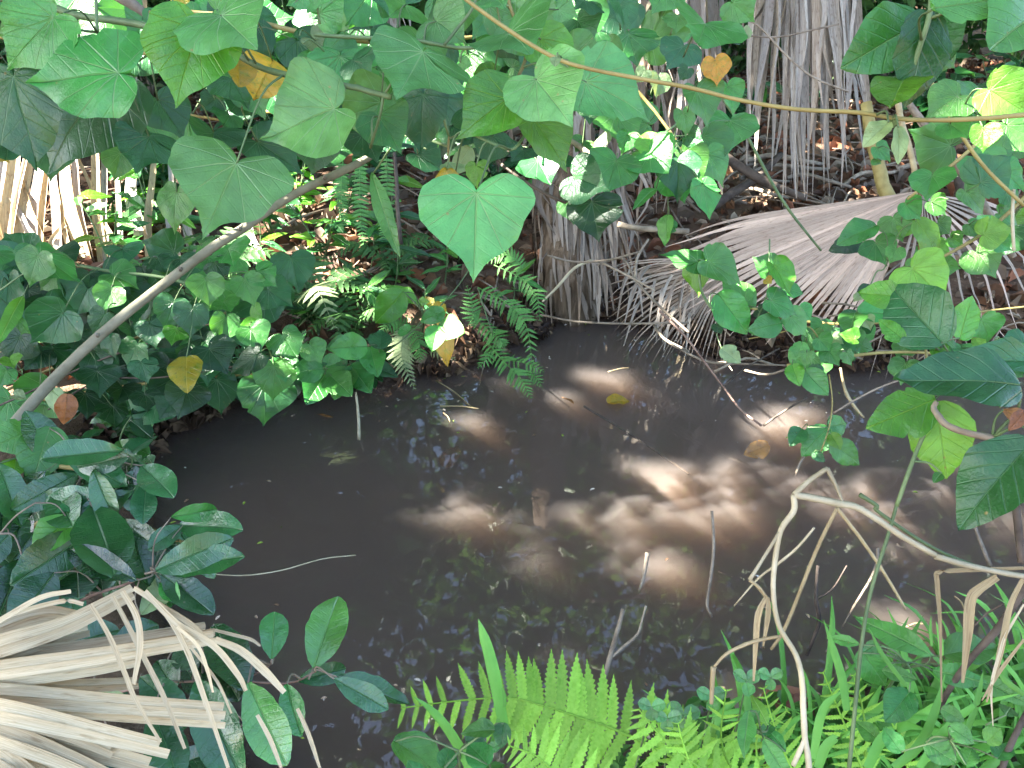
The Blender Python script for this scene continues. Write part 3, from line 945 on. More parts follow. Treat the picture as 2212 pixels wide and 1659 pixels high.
# sunlit leaf bases and stems on the left bank
t = thing('dead_palm', 'clump of sunlit tan dead palm stems at the left edge', 'palm', gpt(150, 545))
for (xa, ya, xb, yb, w, mt) in [(135, 330, 178, 545, 34, M_BLADE), (160, 335, 190, 545, 20, M_PALMB), (205, 335, 222, 560, 20, M_BLADE), (225, 380, 232, 560, 16, M_PALMG), (285, 350, 300, 490, 34, M_PALMG),
                                (30, 350, 15, 540, 30, M_BLADE), (60, 360, 40, 545, 26, M_BLADE), (85, 365, 70, 545, 30, M_PALMB), (100, 370, 85, 530, 20, M_BLADE), (5, 340, -10, 540, 26, M_PALMB),
                                (120, 400, 150, 545, 14, M_BLADE), (45, 380, 95, 520, 12, M_BLADE), (180, 430, 110, 520, 10, M_BLADE), (10, 400, 60, 500, 12, M_PALMB), (530, 470, 560, 560, 30, M_PALMG), (405, 440, 415, 540, 18, M_PALMB), (250, 340, 262, 550, 14, M_PALMB), (330, 380, 322, 545, 16, M_BLADE), (110, 345, 125, 545, 20, M_PALMB), (370, 400, 380, 540, 14, M_PALMG), (455, 430, 440, 545, 12, M_PALMB), (-20, 350, 5, 545, 26, M_BLADE), (55, 340, 20, 520, 16, M_PALMB), (195, 400, 260, 540, 10, M_BLADE)]:
    d = 4.0
    a, b = at(xa, ya, d + .05), at(xb, yb, d - .05)
    ribbon('dead_leaf_base', [a + (a - b) * .6, a, a.lerp(b, .5) + Vector((random.uniform(-.02, .02), -.02, 0)), b, b - Vector((0, 0, .06))], [w * .6 * d / FPX, w * .8 * d / FPX, w * d / FPX, w * 1.05 * d / FPX, w * 1.1 * d / FPX],
           RT + FW * random.uniform(-.5, .5), mt, t, .35, 4)

# pale dead palm frond in the near left corner
DF = .86
hubl = zat(7, -900, 1180, .95)
t = thing('dead_palm_frond', 'pale straw dead palm frond spreading in from the lower left corner', 'palm leaf', hubl)
segs = [('-100 830,250 705,520 735', 95), ('0 900,400 775,830 560', 100), ('0 1000,700 895,1335 790', 95), ('0 1050,700 950,1350 845', 85), ('0 1105,500 1050,870 985', 80), ('0 1160,500 1150,860 1130', 75),
        ('0 1205,700 1258,1400 1305', 105), ('0 1245,700 1320,1400 1375', 80), ('0 1305,500 1415,1050 1545', 110), ('0 1375,500 1530,970 1660', 110), ('0 1455,400 1605,800 1790', 120), ('0 1530,300 1680,560 1850', 120), ('0 1610,250 1790,400 1950', 120),
        ('0 950,350 850,560 800', 80), ('0 1330,400 1440,700 1560', 80)]
for sp_, w in segs:
    pts = [tuple(map(float, q.split())) for q in sp_.split(',')]
    dd = DF + random.uniform(-.03, .03)
    P = [hubl, hubl.lerp(zat(7, *pts[0], dd), .55)] + [zat(7, x, y, dd + .02 * i) for i, (x, y) in enumerate(pts)]
    ww = w * ZK * dd / FPX
    for off in (-.27, .27):
        Q_ = [p + UP * (off * ww * g) for p, g in zip(P, (.2, .85, 1.35, 1.15, 1.0))]
        if off > 0:
            Q_[-1] = Q_[-1].lerp(Q_[-2], random.uniform(0, .12))
        ribbon('leaf_segment', Q_, [ww * .12, ww * .47, ww * .75, ww * .64, ww * .55], UP + RT * .1, M_PALMT, t, .34, 5, random.uniform(-.12, .12))
for sp_, w in [('830 540,1000 660,1150 900,1280 1250,1420 1660', 36), ('700 590,800 780,900 980,1030 1240,1150 1540', 34), ('560 640,680 840,780 1080,850 1250,1000 1500', 34), ('760 560,850 720,870 900,830 1140', 44),
               ('440 560,250 600,0 740,-200 860', 34), ('1340 860,1500 930,1650 1060,1770 1190', 52), ('1330 800,1450 830,1560 860,1620 900', 22), ('900 560,1100 760,1330 900,1480 1080,1530 1180', 44), ('1100 780,1230 900,1290 1050,1325 1190', 26),
               ('840 540,1000 650,1180 760,1290 860', 40), ('1600 1330,1680 1480,1750 1660', 30), ('1850 1290,1920 1450,1990 1660', 28), ('1180 900,1350 1120,1440 1320', 22), ('520 640,400 620,150 680,-100 780', 30)]:
    pts = [tuple(map(float, q.split())) for q in sp_.split(',')]
    dd = .84 + random.uniform(-.03, .03)
    P = [zat(7, x, y, dd) for x, y in pts]
    ww = w * ZK * dd / FPX
    ribbon('drooping_tip', P, [ww * .8, ww, ww, ww * .6], RT, random.choice([M_PALMT, M_PALMT, M_PALMB]), t, .2, 5, random.uniform(-.4, .4))

# ================================================================== BRANCHES WITH LEAVES
def vine(name, label, cat, stems, data, pmat=None, jit=.04, group=None, extra=None):
    """stems: list of (path spec, width px list or number, material)"""
    first = zpath(stems[0][0])[0] if stems else Vector((0, 0, 0))
    t = thing(name, label, cat, first, group)
    pts = []
    for spec, w, mt in stems:
        P = zpath(spec)
        ds = [float(q.split()[-1]) for q in spec.split(',')]
        W = w if isinstance(w, (list, tuple)) else [w] * len(P)
        o, Q = tube('stem', P, [zr(a, b) for a, b in zip(lerp_list(W, len(P)), ds)], mt, t, 8)
        pts += Q
    traced(t, data, pts or None, pmat, jit)
    return t, pts

vine('hibiscus_branch', 'branch with very large dark green heart leaves filling the upper left', 'branch',
     [('r1 -500 -60 1.3,180 10 1.2,480 95 1.18,860 150 1.15,1200 240 1.1,1430 320 1.08,1650 430 1.06,1950 500 1.05,2212 545 1.05,r2 220 570 1.05,360 605 1.05', [46, 44, 40, 36], M_STEMG),
      ('r1 700 -40 1.5,830 30 1.5,930 110 1.5', [70, 70, 40], M_TWIG), ('r1 930 80 1.2,1100 70 1.2,1290 85 1.2,1500 100 1.2', 26, M_STEMO), ('r1 600 -100 1.1,598 20 1.1,605 200 1.1', 22, M_STEMG)],
     """1 740 460 100 475 540 1.0 g;1 1230 190 1075 660 560 .95 b;1 1370 90 1660 390 640 .97 g;1 90 480 190 1050 560 1.0 d;1 330 110 -10 420 420 1.02 g;1 640 520 240 1060 700 1.12 d
     1 930 850 930 1120 420 1.15 d;1 1470 1020 1370 1510 720 1.0 g;1 2080 680 1610 870 490 1.04 g;1 1700 380 1660 700 300 1.35 o v;1 1480 370 1560 590 220 1.3 y v;1 1500 620 1500 740 260 1.6 d;1 1430 720 1450 820 220 1.65 d
     1 1600 880 1890 1070 270 1.5 d;1 1340 620 1270 710 170 1.6 d;1 1330 820 1400 1000 360 1.45 d;1 2030 330 2240 500 320 1.4 g;1 1850 260 2120 480 320 1.5 d;1 1100 1190 1060 1450 190 1.6 g;1 750 950 710 1130 200 1.5 g
     1 1110 -40 1130 70 130 1.2 y;1 -20 950 60 1010 120 1.3 y;1 1980 -30 2100 50 240 1.0 g;1 1880 -20 1800 60 160 1.1 g;1 820 60 700 130 300 1.8 d;1 1350 60 1500 -60 400 1.1 g;1 60 880 180 1060 400 1.2 d;1 980 620 1150 860 300 1.3 d
     1 1960 250 2190 400 200 1.45 p;1 560 740 640 960 380 1.22 d;1 1180 1000 1100 1070 160 1.3 g;1 300 900 330 1120 260 1.3 d""")
vine('hibiscus_branch', 'branch with large bright heart leaves hanging across the top middle', 'branch',
     [('r2 900 -200 1.1,880 20 1.1,760 190 1.1,690 280 1.1', 20, M_STEMG), ('r2 -120 215 1.12,0 225 1.12,220 235 1.12,500 250 1.12,820 300 1.12,1020 250 1.15', 24, M_STEMG),
      ('r2 820 810 1.05,900 850 1.04,1050 915 1.04,1130 920 1.04,1220 800 1.08', 20, M_STEMG), ('r2 1085 600 1.05,1150 480 1.08,1200 300 1.1,1100 40 1.15,1050 -200 1.2', 22, M_STEMO), ('r2 310 600 1.05,290 720 1.06,230 920 1.1', 18, M_STEMG), ('r2 720 850 1.3,715 930 1.3,725 1050 1.3', 14, M_STEMO)],
     """2 555 330 435 715 650 1.0 g;2 640 130 830 300 340 1.15 g;2 450 30 400 190 390 1.2 g;2 1085 205 1215 445 570 1.06 g;2 1130 105 1400 335 460 1.12 g;2 1000 -30 1060 115 290 .98 g;2 1260 490 1465 830 560 1.0 g
     2 1570 510 2015 685 430 1.08 g;2 1090 610 755 855 350 1.0 b;2 1240 730 1475 1060 310 1.02 b;2 890 1205 880 1755 710 .95 g;2 700 1060 760 1505 210 1.06 y v;2 890 1030 890 1180 150 1.05 b;2 560 590 520 950 340 1.22 d
     2 280 720 430 950 340 1.18 g;2 790 390 865 415 110 1.1 g;2 1000 470 850 590 210 1.2 b;2 990 850 945 1050 240 1.3 d;2 1180 930 1110 1025 210 1.3 d;2 300 640 0 760 380 1.15 g;2 640 600 700 900 300 1.3 d;2 740 780 860 880 260 1.35 d
     2 130 380 260 510 260 1.35 d;2 520 960 700 1060 200 1.5 d;2 240 1080 400 1600 120 1.5 g l;2 1290 240 1500 490 300 1.15 b;2 1400 60 1530 100 140 1.1 g;2 960 30 1200 -80 380 1.15 g;2 650 40 520 -60 320 1.3 d;2 760 1080 720 960 180 1.15 p l;2 1060 230 1150 380 200 1.2 d""")
vine('hibiscus_branch', 'cluster of blue green heart leaves with sun spots in front of the palm trunk', 'branch',
     [('r2 1200 900 2.0,1030 990 1.95,1180 1120 1.85,1350 1220 1.8,1450 1260 1.8', 20, M_TWIGD), ('r2 1380 820 2.0,1500 890 1.95,1620 980 1.9', 36, M_TWIG), ('r2 1760 1000 1.85,1900 900 1.9,2100 800 1.95,2300 600 2.1', 12, M_STEMG),
      ('r2 1770 1395 2.6,1900 1420 2.6,2212 1440 2.6', 36, M_TWIG), ('r2 2130 760 2.0,2100 960 1.9,1960 950 1.9', 10, M_STEMG)],
     """2 1590 640 1590 790 210 1.85 d;2 1690 900 1610 850 160 1.85 p;2 1760 1000 1690 1225 310 1.8 g;2 1970 950 2060 1120 300 1.8 g;2 1990 930 1960 775 210 1.85 l;2 1830 840 1800 960 140 1.9 g;2 2120 1090 2165 1265 270 1.85 g
     2 1610 1260 1640 1520 350 1.75 k;2 1500 1100 1690 1210 320 1.75 d;2 1270 1000 1350 1175 270 1.9 d;2 1390 960 1300 1060 260 2.0 d;2 2010 1170 1830 1330 80 1.9 g l;2 2080 1340 2060 1530 100 2.0 g v;2 1520 130 1600 320 290 1.5 d
     2 1790 30 1830 210 160 1.6 d;2 1560 0 1500 130 290 1.45 d;2 2020 480 2010 620 130 1.7 p;2 1940 440 1890 515 110 1.7 p;2 1640 200 1560 300 200 1.6 d;2 1460 1260 1500 1400 160 1.9 g;2 1560 880 1500 960 160 1.95 g;2 1860 1000 1930 1100 180 1.85 g
     3 225 150 130 395 470 1.4 g;3 400 20 540 140 230 1.5 g;3 290 375 310 530 180 1.6 o;3 180 560 260 790 240 1.7 g;3 370 540 420 730 140 1.7 g;3 90 950 230 1140 250 1.9 g;3 250 960 370 1150 190 1.9 g;3 60 1000 60 1260 280 1.85 d;3 210 1150 265 1370 160 1.85 g
     3 90 700 130 850 130 1.8 g;3 120 430 70 500 110 1.75 d;3 60 100 30 220 200 1.5 g;3 480 200 540 190 80 1.5 p;3 0 1380 -30 1480 120 1.9 g;3 130 840 200 900 140 1.9 d;3 30 880 -20 960 140 1.9 d""")
vine('olive_vine', 'thin olive stem slanting across the upper right with large glossy leaves', 'branch',
     [('r2 700 -120 .95,830 0 .95,1080 180 .95,1350 345 .95,1600 430 .95,2212 545 .95,r3 430 620 .95,800 680 .95,1180 700 .95,1450 740 .95,1800 745 .95,2212 715 .95,2500 690 .95', [26, 26, 26, 28, 34], M_STEMO),
      ('r3 1640 -300 .9,1630 60 .9,1560 300 .9,1490 520 .92', 34, M_STEMG)],
     """3 1570 130 1095 415 400 .9 g v;3 1610 70 1540 640 300 .9 d v;3 1480 480 1250 745 320 .92 b v;3 2330 60 1830 400 520 .85 g v;3 1640 60 2250 -60 260 .85 g v;3 1370 760 1210 905 115 .94 p v;3 1430 790 1440 1020 85 .94 p v;3 1400 740 1370 800 60 .94 p v
     2 1390 350 1370 440 70 .95 p l;2 1420 360 1450 440 60 .95 p l;3 1690 120 1680 430 250 .95 d v""")
vine('hibiscus_shrub', 'shrub with pale green heart leaves at the right edge above the palm fan', 'shrub',
     [('r3 1620 480 1.5,1750 720 1.5,1950 1020 1.5,2212 1280 1.5', 24, M_STEMO), ('r3 1500 650 2.6,1650 850 2.6,1900 1180 2.6,2100 1500 2.6', 44, M_TWIG), ('r3 2150 1160 2.0,2140 1350 2.0,2150 1560 2.0', 20, M_REED), ('r3 2250 640 1.3,2000 690 1.3,1820 700 1.3', 14, M_STEMG)],
     """3 1800 600 1600 725 290 1.3 g;3 2000 560 2250 720 340 1.2 l;3 1750 770 1785 890 230 1.35 g;3 1960 800 1960 950 190 1.3 b;3 2100 780 2260 960 210 1.3 g;3 1850 1190 2000 1340 150 2.0 g;3 1640 1260 1740 1340 140 2.2 g;3 1480 1270 1580 1370 150 2.2 g
     3 2060 1330 2210 1390 120 2.1 g;3 1930 1030 2080 1130 160 1.9 g;3 2080 1060 2230 1190 180 1.9 g;3 1300 920 1390 1010 110 2.4 g;3 1280 990 1330 1020 70 2.4 g;3 1690 340 1800 420 170 1.6 g;3 2140 480 2212 600 160 1.3 b;3 1900 740 1950 830 130 1.4 g
     3 2100 1200 2220 1260 130 2.1 g;3 1870 1400 1940 1480 110 2.2 g;3 2050 1500 2140 1560 120 2.2 g;3 1760 1480 1850 1530 110 2.3 b""")
vine('creeper', 'creeper with small round leaves climbing over the dead palm fan', 'creeper',
     [('r3 1560 1190 2.6,1560 1400 2.5,1565 1659 2.45,r6 1560 160 2.4,1580 400 2.3,1600 620 2.25,1620 740 2.2', 18, M_STEMO), ('r3 1480 1300 2.5,1400 1450 2.5,1350 1659 2.4,r6 1290 150 2.4,1220 330 2.35,1180 430 2.3', 9, M_STEMG),
      ('r6 1220 530 2.3,1080 550 2.3,900 590 2.3,700 640 2.35', 10, M_TWIGD)],
     """3 1400 1360 1440 1515 210 2.4 g;3 1290 1400 1050 1510 140 2.4 g v;3 1200 1500 1005 1540 120 2.45 k v;3 1290 1510 1350 1659 210 2.4 g;3 1680 1390 1750 1460 130 2.4 g;3 1540 1370 1710 1590 140 2.35 l v;3 1480 1290 1460 1250 60 2.4 p l;3 1470 1310 1530 1280 60 2.4 p l;3 1480 1330 1540 1350 60 2.4 l l
     3 1500 1390 1440 1480 130 2.4 b;3 1420 1550 1380 1640 120 2.45 g;6 1590 60 1540 -20 100 2.4 g;6 1480 110 1560 170 130 2.4 g;6 1650 0 1720 40 140 2.4 l;6 1720 100 1800 130 120 2.5 g;6 1270 240 1160 290 90 2.3 k v;6 1290 310 1250 360 80 2.3 k v
     6 1160 400 1060 530 160 2.2 g v;6 1180 400 1385 395 120 2.2 g v;6 1230 430 1260 510 100 2.2 p;6 900 520 900 650 150 2.2 g;6 1020 560 1070 590 100 2.2 p;6 1110 560 1280 625 110 2.2 g v;6 1000 630 1040 730 150 2.2 g;6 830 580 780 760 120 2.2 g v;6 860 650 850 740 100 2.2 g
     6 850 760 975 910 150 2.15 g v;6 1110 650 1150 730 90 2.2 g;6 770 720 790 850 110 2.2 b v;6 1190 290 1150 330 60 2.3 p;6 940 560 1020 640 130 2.25 g;6 1160 560 1060 520 90 2.2 b""")
vine('creeper', 'trailing creeper with pointed heart leaves in front of the mauve palm fan', 'creeper',
     [('r6 190 90 2.1,205 260 2.1,290 400 2.15,360 490 2.2', 16, M_STEMG), ('r6 630 -60 2.15,625 150 2.15,615 280 2.15,560 420 2.2,520 540 2.2', 11, M_STEMG), ('r6 500 560 2.3,700 520 2.25,860 480 2.2,940 560 2.2', 8, M_STEMO)],
     """6 250 80 500 205 220 2.1 g;6 180 80 -60 25 150 2.1 g;6 205 90 170 300 200 2.08 b;6 640 130 525 45 150 2.15 g;6 660 110 780 310 140 2.12 b;6 470 350 345 170 200 2.1 g;6 310 280 500 530 220 2.08 g v;6 640 320 835 400 170 2.12 g;6 700 460 500 505 150 2.12 g v
     6 700 240 845 275 90 2.2 g v;6 760 420 890 540 160 2.15 g;6 300 470 340 530 90 2.2 k;6 560 380 610 420 100 2.2 k;6 330 620 435 710 110 2.05 p v;6 610 190 640 220 60 2.1 y;6 420 430 470 500 110 2.2 d;6 820 380 900 450 110 2.2 g;6 650 480 720 500 90 2.2 d""")
vine('creeper_sprig', 'sprig of insect holed green leaves hanging low over the water', 'creeper',
     [('r6 1000 780 2.3,1020 950 2.25,1000 1110 2.2,950 1260 2.2', 8, M_STEMO), ('r6 1000 1110 2.2,870 1110 2.2', 7, M_STEMG)],
     """6 830 1120 735 1215 110 2.2 d v;6 990 1110 830 1285 170 2.18 g v;6 990 1110 1155 1090 135 2.2 g v;6 1015 1205 1210 1350 150 2.18 g v;6 905 1265 950 1320 65 2.2 d v;6 1010 1150 1040 1240 90 2.22 b v""")
vine('big_leaf_stem', 'brown jointed stem with very large glossy leaves at the right edge', 'branch',
     [('r6 2500 1230 .9,2212 1200 .9,1900 1155 .9,1740 1100 .92,1680 1040 .93,1650 990 .94,1670 950 .94', [48, 44, 40, 30], M_TWIG), ('r6 1670 900 .95,1690 720 .97,1700 590 .98', 26, M_STEMG), ('r9 2150 -100 .92,2170 100 .92,2200 380 .92', 46, M_TWIGD), ('r6 1650 1010 .95,1520 1320 .96,1420 1600 .97', 26, M_STEMG)],
     """6 1705 585 1520 175 410 .96 d v;6 1440 300 1225 255 180 1.0 b v;6 1810 560 1900 290 170 1.0 l v;6 1460 560 1310 440 120 1.0 b v;6 1690 570 1600 660 110 .98 b v;6 2330 700 1715 690 170 .9 d v;6 2170 850 1410 785 350 .86 d v;6 1650 940 1235 1115 310 .95 b v
     6 1660 960 1735 1440 360 .94 l v;6 2260 1200 1790 1730 430 .86 d v;6 1700 1395 1590 1435 60 .95 g l;6 2080 1000 2200 1080 90 .85 n l;6 2120 1400 2300 1560 200 .95 b v;6 1960 620 1930 540 80 1.1 l v;6 2060 560 2050 620 90 1.1 l v""")
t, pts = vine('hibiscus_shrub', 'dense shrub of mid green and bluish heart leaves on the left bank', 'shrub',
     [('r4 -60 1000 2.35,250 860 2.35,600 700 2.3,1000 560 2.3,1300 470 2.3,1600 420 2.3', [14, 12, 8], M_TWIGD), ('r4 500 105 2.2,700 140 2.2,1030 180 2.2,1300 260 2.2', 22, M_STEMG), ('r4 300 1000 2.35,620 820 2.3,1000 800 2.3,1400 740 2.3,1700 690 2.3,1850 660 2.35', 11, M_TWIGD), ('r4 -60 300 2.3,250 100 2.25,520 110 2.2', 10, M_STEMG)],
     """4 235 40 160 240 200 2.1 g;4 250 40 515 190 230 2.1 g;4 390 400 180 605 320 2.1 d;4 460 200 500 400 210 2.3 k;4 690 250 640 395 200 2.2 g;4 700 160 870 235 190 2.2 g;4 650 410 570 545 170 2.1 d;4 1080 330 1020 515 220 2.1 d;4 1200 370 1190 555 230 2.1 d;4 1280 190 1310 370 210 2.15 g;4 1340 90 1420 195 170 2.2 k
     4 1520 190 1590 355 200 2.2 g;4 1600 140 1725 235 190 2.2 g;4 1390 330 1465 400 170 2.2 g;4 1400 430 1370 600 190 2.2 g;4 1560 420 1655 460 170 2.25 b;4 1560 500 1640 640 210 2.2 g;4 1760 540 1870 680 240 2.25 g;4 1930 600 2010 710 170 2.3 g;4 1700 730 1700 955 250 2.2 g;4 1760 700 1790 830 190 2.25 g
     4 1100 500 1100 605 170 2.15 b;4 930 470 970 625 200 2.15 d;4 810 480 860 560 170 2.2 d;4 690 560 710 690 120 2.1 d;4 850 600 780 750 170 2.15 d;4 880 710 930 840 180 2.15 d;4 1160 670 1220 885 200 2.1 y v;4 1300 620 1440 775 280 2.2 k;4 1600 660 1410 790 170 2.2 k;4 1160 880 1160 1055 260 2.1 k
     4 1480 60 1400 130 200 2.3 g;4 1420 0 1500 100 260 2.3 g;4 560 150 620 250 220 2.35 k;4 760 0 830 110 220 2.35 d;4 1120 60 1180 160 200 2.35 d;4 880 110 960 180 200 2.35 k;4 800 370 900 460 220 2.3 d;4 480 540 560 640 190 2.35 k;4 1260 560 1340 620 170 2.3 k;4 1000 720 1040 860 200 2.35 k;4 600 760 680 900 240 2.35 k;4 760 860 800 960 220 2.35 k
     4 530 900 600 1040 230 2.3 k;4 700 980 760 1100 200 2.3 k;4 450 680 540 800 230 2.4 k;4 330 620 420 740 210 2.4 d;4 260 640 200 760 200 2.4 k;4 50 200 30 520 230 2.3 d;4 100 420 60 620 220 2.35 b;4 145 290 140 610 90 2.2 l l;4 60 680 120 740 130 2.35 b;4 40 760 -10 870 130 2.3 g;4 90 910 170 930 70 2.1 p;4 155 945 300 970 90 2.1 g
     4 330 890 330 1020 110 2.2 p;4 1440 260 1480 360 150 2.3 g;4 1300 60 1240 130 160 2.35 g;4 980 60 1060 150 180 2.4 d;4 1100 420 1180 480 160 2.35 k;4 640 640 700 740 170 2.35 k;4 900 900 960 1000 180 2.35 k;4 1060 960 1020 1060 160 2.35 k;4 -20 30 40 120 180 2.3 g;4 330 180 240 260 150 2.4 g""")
for (a, b, c, d_, w, dd, lab) in [(420, 905, 400, 1095, 120, 2.1, 'curled orange brown dead leaf hanging below the grey stem')]:
    pass
# bare grey stem leaning across the left half
gs = thing('bare_stem', 'bare smooth grey stem leaning diagonally across the left half', 'stem', zat(4, -300, 1500, 1.75))
o, Q = tube('stem', zpath('r4 -300 1500 1.7,0 1190 1.75,300 850 1.8,620 540 1.82,940 280 1.85,1310 0 1.88,r1 1500 1430 1.92,1820 1215 1.98,2212 1025 2.02,r2 310 915 2.08,560 700 2.2'), [zr(84, 1.7), zr(76, 1.75), zr(68, 1.8), zr(62, 1.8), zr(58, 1.85), zr(56, 1.9), zr(52, 1.98), zr(50, 2.0), zr(40, 2.1), zr(26, 2.2)], M_STEMB, gs, 12, 6, .03)
for i in (18, 27, 36, 45):
    p = Q[min(i, len(Q) - 1)]
    tube('leaf_scar', [p + Vector((0, -.008, .004)), p + Vector((.004, -.02, .014))], [.006, .003], M_BARK, o, 6, 1)
vine('trefoil_vine', 'trailing vine of dark three leaflet leaves over the left shoreline', 'creeper',
     [('r4 2212 765 2.55,2100 745 2.5,2005 750 2.45,1850 700 2.45,1700 640 2.5', 8, M_STEMG), ('r5 850 120 2.6,760 250 2.6,600 420 2.55,360 620 2.5,210 700 2.5,60 715 2.5', 8, M_STEMG), ('r5 0 755 2.5,110 760 2.5,210 780 2.5', 10, M_TWIG)],
     """4 2005 745 1825 775 150 2.45 g v;4 2010 740 2125 690 140 2.45 g v;4 2020 780 1950 955 180 2.4 g v;4 2060 790 2210 900 180 2.42 g v;4 2212 580 2065 625 150 2.45 g v;4 1990 740 1960 690 90 2.5 d v;5 205 605 -5 625 170 2.42 g v;5 230 610 290 790 160 2.42 g v;5 290 620 280 490 140 2.5 d v
     5 90 740 40 920 190 2.4 g v;5 110 730 255 890 180 2.4 g v;5 655 480 825 530 160 2.4 g v;5 650 480 620 640 130 2.42 g v;5 690 385 540 455 110 2.45 g v;5 70 740 0 700 110 2.5 d v;5 470 520 400 480 100 2.6 g v""")
t = thing('sapling', 'sapling with one broad yellow green leaf and a hanging yellow leaf', 'plant', gpt(905, 745))
o, q1 = tube('stem', [gpt(905, 760), zat(5, 560, 420, 2.9), zat(5, 500, 330, 2.9), zat(5, 430, 265, 2.9)], [.006, .005, .004, .003], M_STEMG, t)
traced(t, """5 430 270 262 465 190 2.88 b v;5 510 330 325 212 90 2.9 l v;5 650 455 740 722 125 2.8 o v;5 640 330 690 420 90 2.85 o l;5 520 330 600 340 60 2.9 l l;5 570 300 640 380 60 2.95 y l""", q1)

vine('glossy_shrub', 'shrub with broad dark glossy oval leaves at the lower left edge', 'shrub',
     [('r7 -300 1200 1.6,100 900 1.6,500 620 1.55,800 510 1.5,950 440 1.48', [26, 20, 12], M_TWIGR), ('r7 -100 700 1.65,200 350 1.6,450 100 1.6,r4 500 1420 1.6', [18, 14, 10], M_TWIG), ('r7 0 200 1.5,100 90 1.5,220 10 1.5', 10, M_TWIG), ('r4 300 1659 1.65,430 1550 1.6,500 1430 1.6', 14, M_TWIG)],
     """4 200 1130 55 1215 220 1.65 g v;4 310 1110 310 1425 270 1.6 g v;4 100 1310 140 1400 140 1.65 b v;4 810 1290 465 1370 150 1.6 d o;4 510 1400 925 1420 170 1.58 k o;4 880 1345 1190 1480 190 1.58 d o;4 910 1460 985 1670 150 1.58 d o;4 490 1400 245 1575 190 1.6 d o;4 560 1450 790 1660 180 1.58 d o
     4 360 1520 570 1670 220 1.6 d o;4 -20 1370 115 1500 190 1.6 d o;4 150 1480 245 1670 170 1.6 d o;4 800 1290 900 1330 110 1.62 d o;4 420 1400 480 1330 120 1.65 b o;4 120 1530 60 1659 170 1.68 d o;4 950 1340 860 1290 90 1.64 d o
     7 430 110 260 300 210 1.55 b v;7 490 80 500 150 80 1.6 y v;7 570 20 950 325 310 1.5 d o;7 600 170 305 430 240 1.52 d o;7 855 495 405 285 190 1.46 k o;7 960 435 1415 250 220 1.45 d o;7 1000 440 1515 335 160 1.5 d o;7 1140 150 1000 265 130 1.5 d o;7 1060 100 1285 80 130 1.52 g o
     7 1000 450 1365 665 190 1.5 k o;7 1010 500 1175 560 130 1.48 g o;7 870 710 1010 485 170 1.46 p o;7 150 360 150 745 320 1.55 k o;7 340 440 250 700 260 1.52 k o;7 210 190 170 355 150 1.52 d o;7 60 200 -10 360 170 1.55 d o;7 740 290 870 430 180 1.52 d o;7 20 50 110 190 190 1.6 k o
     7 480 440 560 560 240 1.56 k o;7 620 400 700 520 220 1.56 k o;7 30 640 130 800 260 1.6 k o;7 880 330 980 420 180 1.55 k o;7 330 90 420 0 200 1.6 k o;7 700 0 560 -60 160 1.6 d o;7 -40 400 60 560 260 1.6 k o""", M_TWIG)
vine('glossy_twig', 'leafy twig of glossy oval leaves reaching over the water below the shrub', 'branch',
     [('r7 500 1250 1.12,900 1150 1.12,1200 1120 1.12,1500 1120 1.12,1800 1130 1.12,1960 1060 1.12', [18, 14, 10], M_TWIGR), ('r7 1500 1120 1.12,1650 1040 1.12,1700 985 1.12', 11, M_TWIGR), ('r7 1200 1120 1.12,1400 1250 1.12,1560 1420 1.1', 9, M_TWIG)],
     """7 1690 985 1640 745 180 1.12 g o;7 1950 1045 2020 668 260 1.12 g o;7 1840 1120 2120 1110 150 1.1 d o;8 20 1090 485 1230 140 1.1 d o;8 0 1100 345 1295 150 1.08 d o;7 1780 1140 1930 1350 170 1.1 g o;7 1540 1120 1855 1515 250 1.08 g o;7 1230 1110 1615 1545 300 1.06 d o
     7 870 1090 1225 1250 190 1.08 d o;7 950 1290 1255 1575 230 1.06 d o;7 1330 760 1650 1010 250 1.16 k o;7 1290 880 1600 1095 240 1.16 k o;7 620 1190 850 1265 110 1.05 p o;7 1000 1680 1360 1580 170 1.05 k o;7 980 1000 1160 1090 170 1.18 k o;7 1150 1030 1330 1130 150 1.18 k o;7 1100 900 1300 960 170 1.2 k o
     7 1300 1600 1500 1720 170 1.06 k o;7 700 1480 900 1640 190 1.12 k o;7 640 1120 860 1180 150 1.12 k o;7 700 900 900 820 190 1.2 k o;7 400 900 640 860 200 1.2 k o;7 1160 1260 1080 1400 170 1.12 d o""", M_TWIG)

# ================================================================== FERNS
def pinna_geo(lobes, depth, seed):
    r = random.Random(seed)
    V, F = [], []
    n = lobes
    mid = [];  L = [];  R_ = []
    for i in range(2 * n + 1):
        t = i / (2 * n)
        w = .095 * (math.sin(math.pi * min(1, t * .62 + .30)) ** .8) * (1 - t ** 5)
        if i % 2 == 1:
            w *= 1 + depth * .35
        else:
            w *= 1 - depth
        w *= r.uniform(.93, 1.07)
        z = -.10 * t * t
        sh = .018 if i % 2 else 0
        mid.append((0, t, z)); L.append((-w, t + sh, z + w * .35)); R_.append((w, t + sh, z + w * .35))
    V = mid + L + R_
    m = 2 * n + 1
    for i in range(m - 1):
        F += [(i, i + 1, m + i + 1, m + i), (i + 1, i, 2 * m + i, 2 * m + i + 1)]
    return V, F
PIN = {}
def pinna_mesh(mat, var, lobes=9, depth=.38):
    key = (mat.name, var, lobes)
    if key not in PIN:
        V, F = pinna_geo(lobes, depth, var)
        PIN[key] = mesh('pinna', V, F, mat)
    return PIN[key]
